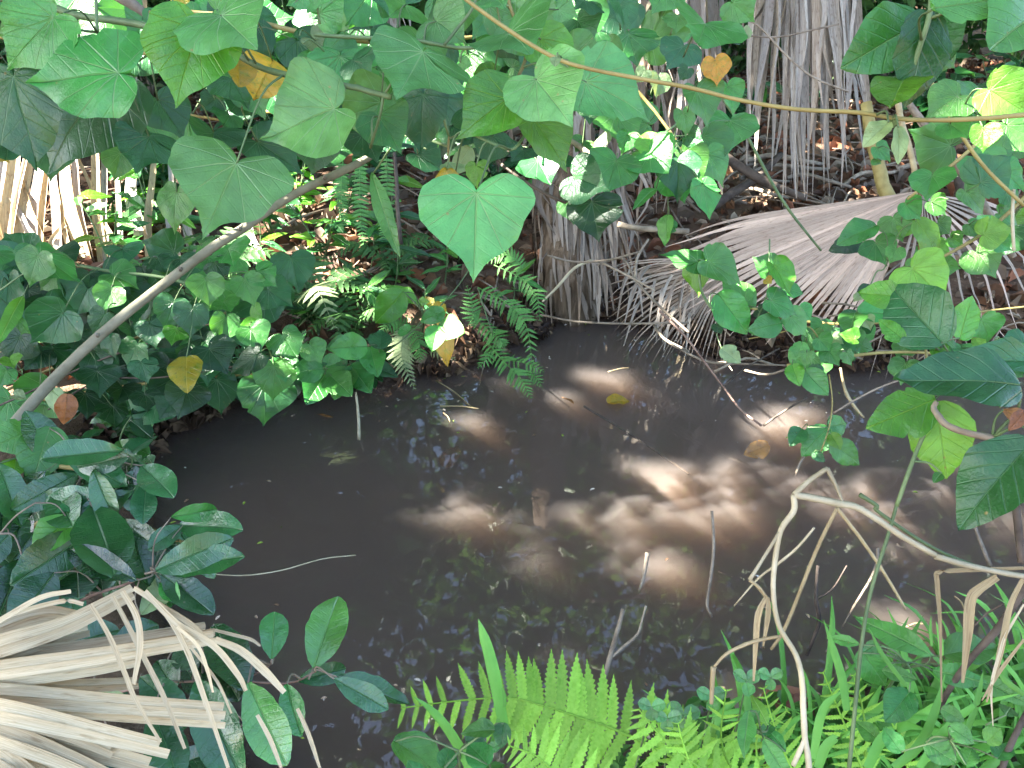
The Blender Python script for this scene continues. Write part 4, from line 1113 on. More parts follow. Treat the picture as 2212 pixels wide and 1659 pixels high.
def frond(par, P, plen, mat, pairs=16, nrm=None, tipfrac=.12, basefrac=.75, angle=.30, rr=.0022, widthk=1.0, lobes=9, depth=.38, droop=.15, ratio=1.0, smat=None):
    """P: rachis from base to tip (world); plen: longest pinna in metres"""
    fr_, Q = tube('frond', P, [rr * 1.5, rr, rr * .5], smat or mat, par, 5, 6)
    n = len(Q)
    for i in range(pairs):
        t = .06 + .93 * i / (pairs - 1)
        f = t * (n - 1); a = int(f)
        p = Q[a].lerp(Q[min(n - 1, a + 1)], f - a)
        tg = (Q[min(n - 1, a + 1)] - Q[max(0, a - 1)]).normalized()
        nn = Vector(nrm) if nrm else ((CAM - p).normalized() * .7 + Vector((0, 0, .5)))
        nn = (nn - tg * nn.dot(tg)).normalized()
        side = tg.cross(nn)
        if t < .45:
            prof = basefrac + (1 - basefrac) * (t / .45)
        else:
            prof = tipfrac + (1 - tipfrac) * (1 - ((t - .45) / .55) ** 1.35)
        for sg in (-1, 1):
            if random.random() < .035:
                continue
            L = plen * prof * random.uniform(.9, 1.08)
            y = side * sg + tg * (angle + .35 * t) - Vector((0, 0, droop * random.uniform(.5, 1.4))) + nn * random.uniform(-.22, .22) + tg * random.uniform(-.10, .10)
            y.normalize()
            x = y.cross(nn).normalized(); nz = x.cross(y)
            sx = L * widthk * ratio
            Mx = Matrix(((x.x * sx, y.x * L, nz.x * L, p.x), (x.y * sx, y.y * L, nz.y * L, p.y), (x.z * sx, y.z * L, nz.z * L, p.z), (0, 0, 0, 1)))
            obj('pinna', pinna_mesh(mat, random.randrange(4), lobes, depth), fr_, Mx)
    return fr_

# near lime fern
t = thing('fern', 'bright lime green fern arching over the water at the bottom middle', 'fern', on_ground(*zat(8, 2300, 1900, 1.35).xy))
frond(t, zpath('r8 2500 1790 1.2,2212 1640 1.2,1800 1440 1.2,1550 1350 1.2,1300 1270 1.2,1080 1222 1.2,740 1245 1.2,420 1287 1.2'), zr(360, 1.2) * 2, M_FERNB, 26, tuple((CAM - zat(8, 1300, 1270, 1.2)).normalized() + Vector((0, 0, .25))), .34, .95, .05, .0024, 1.0, 12, .30, .03, 1.22)
frond(t, zpath('r8 1800 2360 .98,1600 1980 .98,1420 1740 .98,1270 1590 .98,1090 1520 .98'), zr(330, .98) * 2, M_FERNB, 15, tuple((CAM - zat(8, 1300, 1650, .98)).normalized() + Vector((0, 0, .3))), .2, .9, .15, .002, 1.0, 12, .30, .05, 1.15)
frond(t, zpath('r8 1300 2300 1.0,1200 2000 1.0,1150 1850 1.0,1080 1720 1.0'), zr(260, 1.0) * 2, M_FERNB, 11, None, .2, .9, .15, .002, 1.0, 10, .30, .05, 1.15)
frond(t, zpath('r8 2700 1900 1.1,2350 1700 1.1,2150 1560 1.1,1980 1400 1.1,1900 1290 1.1'), zr(280, 1.1) * 2, M_FERNB, 12, None, .2, .9, .15, .002, 1.0, 10, .30, .05, 1.15)
t = thing('fern', 'lime fern among the grass at the lower right', 'fern', on_ground(*zat(9, 800, 1900, 1.3).xy))
for sp_, pl, npair in [('r9 900 1900 1.2,760 1650 1.2,660 1400 1.2,590 1160 1.2', 190, 13), ('r9 700 2000 1.15,420 1700 1.15,330 1480 1.15,360 1170 1.15', 200, 12), ('r9 1300 1900 1.25,1180 1600 1.25,1080 1350 1.25,960 1060 1.25', 180, 13), ('r9 1200 1900 1.3,1230 1500 1.3,1200 1250 1.3,1150 1080 1.3', 150, 10),
                       ('r9 300 2000 1.1,160 1700 1.1,90 1500 1.1,60 1380 1.1', 210, 10), ('r9 600 1900 1.2,560 1650 1.2,560 1450 1.2,740 1300 1.2', 150, 9), ('r9 1500 1900 1.3,1480 1600 1.3,1400 1400 1.3,1350 1300 1.3', 150, 9)]:
    frond(t, zpath(sp_), zr(pl, 1.2) * 2, random.choice([M_FERNB, M_FERNB, M_FERNG]), npair, None, .2, .85, .2, .0018, 1.0, 9, .30, .08, 1.15)

# fern on the far shore, middle
t = thing('fern', 'green fern drooping over the far shore beside the palm trunk', 'fern', gpt(1090, 770))
base = gpt(1085, 765)
for sp_, pl, npair in [('r5 900 240 3.0,1080 340 2.95,1200 480 2.9,1240 745 2.85', 105, 20), ('r5 1000 100 3.1,1180 190 3.05,1265 300 3.0,1285 445 2.95', 95, 16), ('r5 860 400 3.05,960 500 3.0,1030 560 2.95,1065 610 2.95', 95, 13), ('r5 940 560 3.0,1060 700 2.9,1160 800 2.85,1230 925 2.8', 105, 18),
                       ('r5 1050 690 2.95,1150 700 2.9,1240 730 2.88,1310 765 2.85', 70, 11), ('r5 1180 120 3.1,1130 60 3.1,1060 40 3.1,960 80 3.1', 90, 13), ('r5 900 470 3.0,870 420 3.0,860 330 3.0,830 230 3.0', 80, 12), ('r5 1000 600 3.0,980 640 2.95,950 690 2.92,900 740 2.9', 70, 10), ('r5 1200 760 2.9,1260 800 2.88,1300 860 2.86', 55, 8)]:
    P = zpath(sp_)
    frond(t, P, zr(pl, 3.0) * 2, M_FERNG, npair, None, .15, .6, .35, .0016, 1.25, 5, .25, .2)
tube('stalk', [base, zat(5, 1000, 560, 3.0), zat(5, 900, 240, 3.02)], .003, M_STEMG, t, 5)
t = thing('fern', 'sun catching fern with pale drooping frond left of the yellow leaf', 'fern', gpt(870, 790))
for sp_, pl, npair, mt in [('r5 470 470 3.0,430 560 2.95,430 690 2.9,505 870 2.85', 110, 20, M_FERNSUN), ('r5 470 470 3.0,520 540 2.95,540 620 2.92,540 700 2.9', 85, 13, M_FERNG), ('r5 470 470 3.0,400 450 3.0,340 470 2.95,300 520 2.92', 80, 12, M_FERNG), ('r5 600 640 2.95,680 650 2.92,760 690 2.9', 60, 9, M_FERNSUN)]:
    frond(t, zpath(sp_), zr(pl, 3.0) * 2, mt, npair, None, .15, .6, .35, .0016, 1.25, 5, .25, .25)
# ladder ferns hanging in the shade behind
t = thing('ladder_fern', 'narrow ladder ferns hanging upright in the shade behind the grey stem', 'fern', gpt(800, 560))
for sp_, pl in [('r2 170 960 3.4,165 1150 3.4,170 1350 3.38,190 1520 3.36', 62), ('r2 330 960 3.4,335 1150 3.4,320 1350 3.38,310 1480 3.36', 62), ('r2 60 1000 3.5,50 1200 3.5,70 1400 3.5', 55)]:
    frond(t, zpath(sp_), zr(pl, 3.4) * 2, M_FERNG, 22, None, .4, .8, .05, .0018, 1.7, 3, .12, .05)
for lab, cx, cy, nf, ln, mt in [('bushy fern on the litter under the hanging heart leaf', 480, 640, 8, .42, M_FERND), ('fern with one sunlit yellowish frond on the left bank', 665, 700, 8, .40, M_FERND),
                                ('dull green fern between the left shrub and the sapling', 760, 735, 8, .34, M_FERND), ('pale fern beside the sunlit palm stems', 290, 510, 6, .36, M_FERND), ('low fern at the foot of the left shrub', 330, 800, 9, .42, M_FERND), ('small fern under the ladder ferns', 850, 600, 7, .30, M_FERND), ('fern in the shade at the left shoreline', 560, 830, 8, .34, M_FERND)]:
    g0 = gpt(cx, cy)
    t = thing('fern', lab, 'fern', g0)
    for q in range(nf):
        a = 2 * math.pi * q / nf + random.uniform(-.3, .3)
        L = ln * random.uniform(.7, 1.1)
        dv = Vector((math.cos(a), math.sin(a), 0))
        P = [g0, g0 + dv * L * .25 + Vector((0, 0, L * .45)), g0 + dv * L * .6 + Vector((0, 0, L * .6)), g0 + dv * L + Vector((0, 0, L * .38))]
        frond(t, P, L * .26, M_FERNSUN if 'yellowish' in lab and q == 7 else mt, 14, (0, -.25, 1), .15, .6, .35, .002, 1.5, 3, .2, .2)

# seedlings with narrow leaves on the far bank
sl_ = ['narrow leaved seedling behind the sapling', 'narrow leaved seedling under the ladder ferns', 'seedling with long leaves left of the dead brown fronds', 'seedling beside the large hanging heart leaf tip', 'seedling on the litter behind the left fern', 'seedling in the sunlit litter above the left shrub',
       'dark seedling beside the left shrub tips', 'seedling at the foot of the palm trunk', 'seedling on the sunlit litter near the pale stems', 'seedling behind the pale drooping fern', 'seedling between two ferns on the left bank', 'seedling with upright leaves near the far shoreline']
sp2 = [(850, 640), (800, 590), (960, 620), (990, 570), (740, 650), (560, 560), (690, 720), (1100, 690), (420, 580), (820, 700), (620, 640), (910, 690)]
for (px, py), lab in zip(sp2, sl_):
    g0 = gpt(px, py)
    t = thing('seedling', lab, 'plant', g0)
    hgt = random.uniform(.16, .32)
    top = g0 + Vector((random.uniform(-.06, .06), random.uniform(-.06, .03), hgt))
    o, Q = tube('stem', [g0, g0.lerp(top, .5) + Vector((.01, 0, 0)), top], [.004, .003, .002], M_STEMG, t, 5)
    for q in range(random.randint(7, 12)):
        a = q * 2.4 + random.uniform(-.3, .3)
        p = Q[random.randrange(len(Q) // 3, len(Q))]
        y = Vector((math.cos(a), math.sin(a), random.uniform(-.2, .6)))
        L = random.uniform(.08, .17)
        put_leaf(t, p, y, (0, -.3, 1), L, L * random.uniform(.2, .3), 'lance', random.choice('gdgdbk'))

# ================================================================== TWIGS, REEDS AND SMALL THINGS
def stick(name, label, cat, spec, w, mat, group=None, sides=6, extra=()):
    t_ = thing(name, label, cat, zpath(spec)[0], group) if extra else None
    def one(sp_, ww, m, par):
        P = zpath(sp_)
        ds = [float(q.split()[-1]) for q in sp_.split(',')]
        W = ww if isinstance(ww, (list, tuple)) else [ww, ww * .8]
        R = [zr(a, b) for a, b in zip(lerp_list(list(W), len(P)), ds)]
        return tube(name if par is None else 'stalk', P, R, m, par, sides, 4)[0]
    if t_ is None:
        return tag(one(spec, w, mat, None), label, cat, group)
    one(spec, w, mat, t_)
    for e in extra:
        one(e[0], e[1], e[2] if len(e) > 2 else mat, t_)
    return t_

stick('dry_reed', 'tall bent pale dry reed stalk in the right foreground', 'reed', 'r9 880 1760 1.0,870 1600 1.0,850 1480 1.0,840 1300 1.0,830 1100 1.0,790 950 1.0,690 780 1.0,655 600 1.0,660 400 1.0,700 180 1.0,780 60 1.0,r6 780 1530 1.0', [42, 38, 38, 36, 34, 32, 30, 34, 38, 38], M_REED,
      extra=[('r6 780 1530 1.0,880 1440 1.0,990 1365 1.0', [34, 30]), ('r6 985 1365 1.0,1040 1470 1.0,1090 1590 1.0', [32, 16]), ('r6 780 1530 1.0,900 1550 1.0,1060 1585 1.0,r9 1200 50 1.0,1450 215 1.0,1660 335 1.0', [44, 48, 42, 36]),
             ('r9 850 1480 1.0,810 1570 1.0,775 1645 1.0', [30, 34, 30]), ('r9 700 180 1.0,600 340 1.0,505 490 1.0', [26, 20, 26]), ('r9 505 490 1.0,570 540 1.0,605 590 1.0', [22, 14], M_REEDT),
             ('r9 690 840 1.0,580 860 1.0,480 890 1.0,360 950 1.0,285 1030 1.0', [22, 24, 16], M_REEDT), ('r9 280 1030 1.0,272 1150 1.0,268 1260 1.0', [34, 24], M_REEDT)])
t = thing('dry_reed', 'drooping tan reed blades beside the bent stalk', 'reed', zat(9, 605, 590, 1.0))
for sp_, w in [('610 590,560 700,545 850,530 1120', 40), ('620 600,620 700,590 900', 34), ('505 480,580 560,625 640,610 780', 24)]:
    P = [zat(9, *map(float, q.split()), 1.0) for q in sp_.split(',')]
    ww = w * ZK / FPX
    ribbon('blade', P, [ww * .6, ww, ww * .9, ww * .3], RT, M_BLADE, t, .2, 4, .4)
stick('dry_reed', 'long pale reed stalk slanting down to the right edge', 'reed', 'r9 1660 340 1.0,1850 395 1.0,2060 440 1.0,2260 475 1.0,2500 520 1.0', [40, 36, 40], M_REED, extra=[('r6 1190 1530 1.05,1300 1600 1.05,r9 1300 60 1.05,1560 240 1.05,1800 360 1.05,2100 460 1.05', [30, 24, 20], M_STEMG)])
t = thing('dry_reed', 'folded tan dead reed blades hanging at the right edge', 'reed', zat(9, 2250, 430, 1.0))
for sp_, w, mt in [('2212 415,1950 425,1690 440,1672 500,1690 760,1700 1250', 30, M_BLADE), ('2050 470,1930 550,1880 620,1860 850,1830 1130', 64, M_BLADE), ('2212 470,2130 640,2090 820,2050 1000,1980 1250', 40, M_BLADE), ('2212 640,2100 830,2060 950,2010 1150,2020 1400', 20, M_PALMT), ('2212 860,2060 1060,1950 1240', 24, M_BLADE)]:
    P = [zat(9, *map(float, q.split()), 1.0) for q in sp_.split(',')]
    ww = w * ZK / FPX
    ribbon('blade', P, [ww * .7, ww, ww, ww * .25], RT + UP * .2, mt, t, .2, 4, .3)
stick('dead_sapling', 'thick dark brown dead stem rising from the lower right grass', 'stem', 'r9 1690 1300 1.2,1730 1200 1.19,1880 980 1.15,2060 780 1.12,2212 550 1.1,2400 300 1.08', [34, 44, 52, 56], M_TWIGD, extra=[('r9 1900 780 1.15,1980 700 1.14,2080 640 1.12', [10, 14]), ('r9 2060 1720 1.1,2110 1560 1.1,2212 1350 1.1,2330 1150 1.1', [44, 40])])
stick('green_stem', 'slender straight green stem crossing the water at the lower right', 'stem', 'r9 1120 1700 1.05,1170 1200 1.05,1200 900 1.05,1260 560 1.05,1370 200 1.05,1430 -10 1.05', [26, 26, 24, 22], M_STEMG)
stick('dry_reed', 'thin tan reed arched like a tent behind the bent stalk', 'reed', 'r9 640 920 1.3,730 780 1.28,890 380 1.24,970 200 1.22,1050 45 1.2', [20, 24, 24], M_REEDT, extra=[('r9 1050 45 1.2,1180 210 1.22,1300 380 1.25,1400 540 1.28,1475 670 1.3', [24, 22, 14])])
stick('dry_reed', 'pale broken reed tip slanting over the water beside the bent stalk', 'reed', 'r9 410 650 1.3,560 480 1.25,680 390 1.22,800 290 1.2,908 165 1.18', [10, 20, 16], M_REED)
def wstick(label, spec, w, mat, group='dead twigs standing in the water', extra=()):
    """twig standing in the water: px coordinates, first point on the water plane sets its depth"""
    pts = []
    r = int(spec.split()[0][1:]); body = spec.split(None, 1)[1]
    q0 = [tuple(map(float, q.split())) for q in body.split(',')]
    o0 = on_plane(*zp(r, *q0[0]), -.02)
    d0 = (o0 - CAM).dot(FW)
    sp_ = 'r%d ' % r + ','.join('%g %g %g' % (x, y, d0) for x, y in q0)
    ex = [('r%d ' % r + ','.join('%g %g %g' % (x, y, d0) for x, y in [tuple(map(float, q.split())) for q in e[0].split(',')]), e[1]) for e in extra]
    return stick('dead_twig', label, 'twig', sp_, w, mat, group, 6, ex)
wstick('thin twig standing in the water with a dark foot, left of the reeds', 'r9 270 720,240 640,262 480,282 280,270 60', [18, 20, 18], M_TWIG)
wstick('pale forked twig standing in the water above the lime fern', 'r8 1620 1330,1680 1120,1725 960,1770 800,1805 670', [36, 34, 30, 26], M_TWIG, extra=[('1725 975,1800 910,1890 830,1915 760,1945 650', [20, 14])])
wstick('dark kinked twig standing in the water right of the bent stalk', 'r9 860 960,900 860,940 740,918 600,930 400', [22, 26, 20], M_TWIGD, extra=[('930 605,990 570,1040 520,1110 400', [12, 10])])
wstick('hooked pale twig standing in the water near the green stem', 'r9 1080 790,1150 660,1260 480,1300 370,1302 290', [12, 18, 20], M_TWIG)
wstick('short upright twig far out in the water above the forked one', 'r8 1900 560,1930 480,1955 320', [12, 22, 28], M_TWIG)
wstick('thin white twig hanging to the water under the trefoil vine', 'r5 160 1190,158 1080,150 980,140 890', [22, 18, 14], M_REED)
wstick('small twig in the water below the brown curled leaf', 'r6 790 1410,820 1330,880 1250', [16, 14], M_TWIG)
wstick('brown twig leaning in the water below the big right leaf', 'r9 2010 420,1960 300,1900 140', [26, 20], M_TWIG)
# twigs of the right bank
stick('dead_twig', 'reddish jointed twig slanting down across the right bank to the water', 'twig', 'r6 -60 380 2.75,100 540 2.7,200 670 2.65,340 855 2.6,450 1000 2.55,580 1100 2.5', [17, 14, 13, 14], M_TWIGR, None, 6, [('r6 340 855 2.6,480 740 2.65,600 670 2.7,690 620 2.75', [15, 13, 10], M_TWIGD), ('r6 590 1100 2.5,720 1010 2.5,860 925 2.5', [16, 12], M_TWIGD)])
stick('dead_twig', 'long thin grey twig lying level along the right shoreline', 'twig', 'r6 0 580 2.8,120 650 2.8,260 705 2.78,480 716 2.75,760 725 2.75', [14, 16, 18, 10], M_TWIG)
stick('dead_twig', 'thin level twig reaching right from the palm trunk foot', 'twig', 'r5 1290 410 3.5,1500 450 3.4,1800 465 3.3,2212 460 3.2', [14, 14, 16], M_TWIG)
stick('dead_twig', 'pale straight twig leaning against the right foreground leaf', 'twig', 'r6 1030 1020 2.1,1180 930 2.1,1345 850 2.1,1600 760 2.1', [13, 15, 12], M_TWIG)
stick('dead_twig', 'yellowish bent twig dipping into the water under the creeper', 'twig', 'r6 1070 740 2.4,1100 880 2.4,1150 970 2.4,1215 1050 2.4', [14, 22, 14], M_REEDT)
stick('dead_branch', 'grey branched twig tangle in front of the ragged palm fan', 'twig', 'r5 1640 100 3.2,1800 60 3.2,1880 190 3.1,2000 330 3.0,2212 520 2.9', [14, 15, 18, 18], M_TWIG, None, 6, [('r5 1880 190 3.1,1890 60 3.15,1960 -60 3.2', [20, 14]), ('r5 1330 40 3.3,1500 80 3.3,1700 70 3.2,1900 20 3.1', [14, 14]), ('r5 2000 480 3.0,2060 560 2.9,2212 640 2.8', [20, 18]), ('r5 1680 90 3.2,1860 180 3.1,2000 260 3.0', [16, 14])])
stick('dead_twig', 'pale twig crossing the palm trunk from upper right', 'twig', 'r5 1300 330 3.6,1400 230 3.6,1500 120 3.6,1610 70 3.6', [14, 20, 18], M_REED)
stick('dead_log', 'dark rotting log lying under the hanging grey palm leaves', 'log', 'r3 330 960 4.3,480 1060 4.25,640 1150 4.2,860 1235 4.15', [56, 60, 56, 40], M_TWIGD, None, 9)
stick('dead_log', 'second dark log crossing behind the first one', 'log', 'r3 270 1290 4.2,400 1200 4.3,540 1110 4.4,700 960 4.5', [60, 56, 40], M_TWIGD, None, 9)
stick('bamboo_stem', 'yellow green upright stem behind the palm fan hub', 'stem', 'r3 1400 1260 3.5,1345 1180 3.5,1310 1040 3.5,1270 880 3.5,1230 640 3.5', [84, 84, 78, 70], M_STEMO, None, 10)
stick('bamboo_stem', 'dark upright stem right of the yellow green one', 'stem', 'r3 1840 1300 4.2,1800 1100 4.2,1750 900 4.2,1700 600 4.2', [56, 54, 48], M_TWIGD, None, 9)
stick('dead_branch', 'thick grey branch slanting behind the leaves at the right', 'branch', 'r3 1480 620 2.9,1600 800 2.9,1780 1010 2.9,1950 1250 2.9,2150 1600 2.9', [40, 46, 44, 40], M_TWIG, None, 8)
stick('hanging_vine', 'straight thin green vine slanting over the dead palm fan', 'vine', 'r3 330 600 2.6,480 830 2.6,640 1130 2.6,760 1320 2.6,950 1560 2.6', [20, 20, 18, 14], M_STEMG)
stick('hanging_vine', 'thin grey vine looping across the hanging palm leaves', 'vine', 'r3 420 100 3.5,560 160 3.5,720 330 3.5,900 480 3.5,1120 570 3.5', [13, 13], M_TWIG, None, 6, [('r3 480 220 3.5,680 230 3.5,880 190 3.5,1060 150 3.5', [12, 12])])
stick('hanging_vine', 'slender dark stem standing behind the large hanging leaf', 'vine', 'r2 420 1520 3.3,400 1300 3.3,395 1150 3.3,380 950 3.3', [28, 28, 22], M_TWIGD)
stick('floating_tendril', 'thin curved pale stem floating at the left over the dark water', 'stem', 'r7 1250 445 1.9,1500 462 1.95,1750 430 2.0,2000 360 2.05,2212 335 2.1', [8, 9, 8], M_REED, None, 5)
for i in range(34):      # dry stems on the right bank
    px, py = random.uniform(1500, 2260), random.uniform(640, 800)
    d = random.uniform(2.6, 3.1)
    a = at(px, py, d); b = at(px + random.uniform(-140, 140), py + random.uniform(-60, 70), d + random.uniform(-.15, .15))
    V, F, _ = tube_geo([a, a.lerp(b, .5) + Vector((0, 0, random.uniform(-.03, .04))), b], [random.uniform(.002, .005)] * 2, 5, 3, .1)
    if i == 0:
        VV, FF = [], []
    bs = len(VV); VV += V; FF += [tuple(j + bs for j in f) for f in F]
tag(obj('twig_tangle', mesh('twig_tangle', VV, FF, M_TWIG)), 'tangle of dry grey twigs along the right bank', None, None, 'stuff')

# roots and fallen sticks in the shade at the right
for lab, px, py, dx, dy, w in [('grey root lying under the hanging palm leaves, highest', 1690, 365, 170, 12, 12), ('grey root just below the highest one', 1700, 385, 190, -6, 10), ('brown fallen stick behind the palm fan edge', 1760, 410, 150, 22, 9), ('pale fallen stick near the yellow green stem', 1880, 400, 130, -30, 9),
                               ('thin fallen stick at the left end of the palm fan', 1640, 440, 120, 10, 8), ('crooked root right of the yellow green stem', 2010, 385, 160, 14, 12), ('pale root at the right edge under the heart leaves', 2110, 400, 140, -20, 10), ('fallen stick in front of the dark log', 1650, 415, 110, -14, 8)]:
    g0, g1 = gpt(px - dx / 2, py - dy / 2) + Vector((0, 0, .03)), gpt(px + dx / 2, py + dy / 2) + Vector((0, 0, .05))
    d = (g0 - CAM).dot(FW)
    o, _ = tube('fallen_stick', [g0, g0.lerp(g1, .35) + Vector((0, .05, .04)), g0.lerp(g1, .7) + Vector((0, -.04, .03)), g1], [w * d / FPX / 2, w * d / FPX / 2, w * d / FPX / 3], M_TWIG, None, 7, 4, .12)
    tag(o, lab, 'stick', 'fallen sticks and roots behind the palm fan')

# single leaves
def lone(label, r, jx, jy, tx, ty, w, d, tint, kind, cat='leaf', name='fallen_leaf'):
    s = ZK * d / FPX
    p0 = zat(r, jx, jy, d)
    y = RT * ((tx - jx) * s) + UP * (-(ty - jy) * s)
    o = put_leaf(None, p0, y, (CAM - p0).normalized() + Vector((.3, 0, .5)), y.length, w * s, kind, tint, None, None)
    o.name = name
    WM[o.name] = o.matrix_basis.copy()
    return tag(o, label, cat)
def afloat(label, px, py, L, ang, tint, kind, ratio=1.0):
    p = on_plane(px, py, .006)
    y = Vector((math.cos(ang), math.sin(ang), 0.02))
    o = put_leaf(None, p, y, (0, 0, 1), L, L * RATIO[kind] * ratio, kind, tint, None, None)
    o.name = 'floating_leaf'
    return tag(o, label, 'leaf', 'leaves floating on the water')
lone('curled orange brown dead leaf hanging below the grey stem at left', 4, 420, 905, 400, 1095, 130, 1.9, 'n', 'ovate')
lone('curled brown dead leaf caught on a twig above the water at right', 6, 620, 1220, 470, 1280, 120, 2.4, 'n', 'ovate')
lone('dead brown leaf hanging at the right edge below the big leaf', 6, 2220, 1010, 2120, 1130, 90, .84, 'n', 'ovate')
lone('pale curled dead leaf behind the large hanging heart leaf', 2, 850, 920, 740, 1090, 130, 1.5, 'p', 'ovate')
afloat('orange leaf floating near the ragged palm fan', 1312, 868, .10, .2, 'o', 'ovate')
afloat('small brown leaf floating near the far shore', 1240, 872, .08, 2.2, 'n', 'lance')
afloat('tan leaf floating close below the left shrub', 720, 902, .09, 2.7, 'n', 'lance')
o = put_leaf(None, on_plane(962, 1010, -.05), Vector((.2, .95, .1)), (0, 0, 1), .17, .075, 'ovate', 'n', None, None); o.name = 'sunken_leaf'
tag(o, 'dull orange leaf sunk just under the water in the middle', 'leaf')
# floating straws
for lab, r, a, b in [('pale straw floating below the far fern', 5, (665, 978), (905, 995)), ('straw floating in front of the far fern, slanting', 5, (640, 820), (850, 975)), ('straw floating by the sunken leaf', 5, (685, 1020), (730, 1095)), ('dry straw floating by the ragged palm fan', 5, (1710, 765), (1840, 740)),
                     ('long sunken stick running to the sunny water at right', 5, (1560, 980), (2212, 1400)), ('tan straw floating near the grass at right', 9, (1490, 1050), (1600, 930)), ('straw floating under the right reeds', 9, (1780, 590), (1850, 690)), ('straw floating right of the green stem', 9, (1480, 780), (1590, 765))]:
    zl = .004 if 'stick' not in lab else -.035
    P = [on_plane(*zp(r, *a), zl), on_plane(*zp(r, *b), zl)]
    o, _ = tube('floating_straw', [P[0], P[0].lerp(P[1], .5) + Vector((.006, .006, .002)), P[1]], (.0028 if 'stick' not in lab else .005), (M_REEDT if 'stick' not in lab else M_TWIGD), None, 5, 4)
    tag(o, lab, 'straw', 'straws floating on the water')

# ================================================================== NEAR BANK PLANTS
def blade_strip(par, base, dv, L, w, mat, bend=.5, name='blade'):
    up = Vector((0, 0, 1))
    P = [base, base + up * L * .4 + dv * L * .12, base + up * L * (.75 - .1 * bend) + dv * L * .35, base + up * L * (.95 - .45 * bend) + dv * L * (.45 + .35 * bend)]
    wd = dv.cross(up)
    if wd.length < .1: wd = RT
    ribbon(name, P, [w * .6, w, w * .85, w * .04], wd + RT * .4, mat, par, .18, 4, random.uniform(-.5, .5))
gl = ['grass tuft with broad blades at the bottom right corner', 'grass tuft right of the lime fern', 'grass tuft under the folded reed blades', 'grass tuft beside the thick dark stem', 'low grass tuft at the right edge', 'grass tuft in front of the green stem', 'sparse grass tuft between the ferns at the bottom', 'grass tuft at the lower right beside the pale reeds', 'grass tuft behind the bottom right corner']
gp_ = [(2130, 1680), (1700, 1690), (2080, 1560), (1930, 1600), (2230, 1540), (1810, 1700), (1560, 1720), (1960, 1700), (2220, 1640)]
for (px, py), lab in zip(gp_, gl):
    g0 = gpt(px, py)
    t = thing('grass_tuft', lab, 'grass', g0, 'grass tufts on the near bank')
    for q in range(random.randint(20, 28)):
        a = random.uniform(0, 2 * math.pi)
        dv = Vector((math.cos(a), math.sin(a), 0))
        b = g0 + Vector((random.gauss(0, .06), random.gauss(0, .05), -.01))
        blade_strip(t, b, dv, random.uniform(.16, .36), random.uniform(.008, .02), M_GRASS, random.uniform(.2, .9))
t = thing('grass_tuft', 'few long wide grass blades left of the lime fern', 'grass', zat(8, 850, 1750, 1.15))
for sp_, w in [('850 1680,800 1560,700 1400,600 1290,500 1215', 66), ('1060 1400,1010 1130,970 950,930 820,903 735', 80), ('990 1500,1060 1250,1030 1120', 40)]:
    P = [zat(8, *map(float, q.split()), 1.12) for q in sp_.split(',')]
    ww = w * ZK * 1.12 / FPX
    ribbon('blade', P, [ww * .8, ww, ww * .8, ww * .05], RT + UP * .3, M_GRASS, t, .15, 4)
t = thing('grass_tuft', 'tall narrow grass blades standing right of the bent reed', 'grass', zat(9, 1090, 1300, 1.15))
for sp_, w in [('1110 1300,1080 1100,1030 930,965 735', 56), ('900 1600,960 1300,1080 1180', 60), ('1240 1659,1330 1480,1470 1400,1600 1420', 76), ('1400 1659,1560 1520,1660 1300,1720 1080', 70), ('1560 1659,1700 1450,1900 1280,2212 1190', 60), ('1860 1420,1920 1250,1960 1050', 46), ('2212 1200,2100 1120,2050 1060', 36), ('1480 1150,1330 950,1250 790', 30), ('1700 960,1690 850,1665 745', 34), ('1640 900,1630 800,1635 710', 22), ('930 1659,1000 1500,1180 1420', 70)]:
    P = [zat(9, *map(float, q.split()), 1.15) for q in sp_.split(',')]
    ww = w * ZK * 1.15 / FPX
    ribbon('blade', P, [ww * .8, ww, ww * .8, ww * .05], RT + UP * .4, M_GRASS, t, .15, 4)
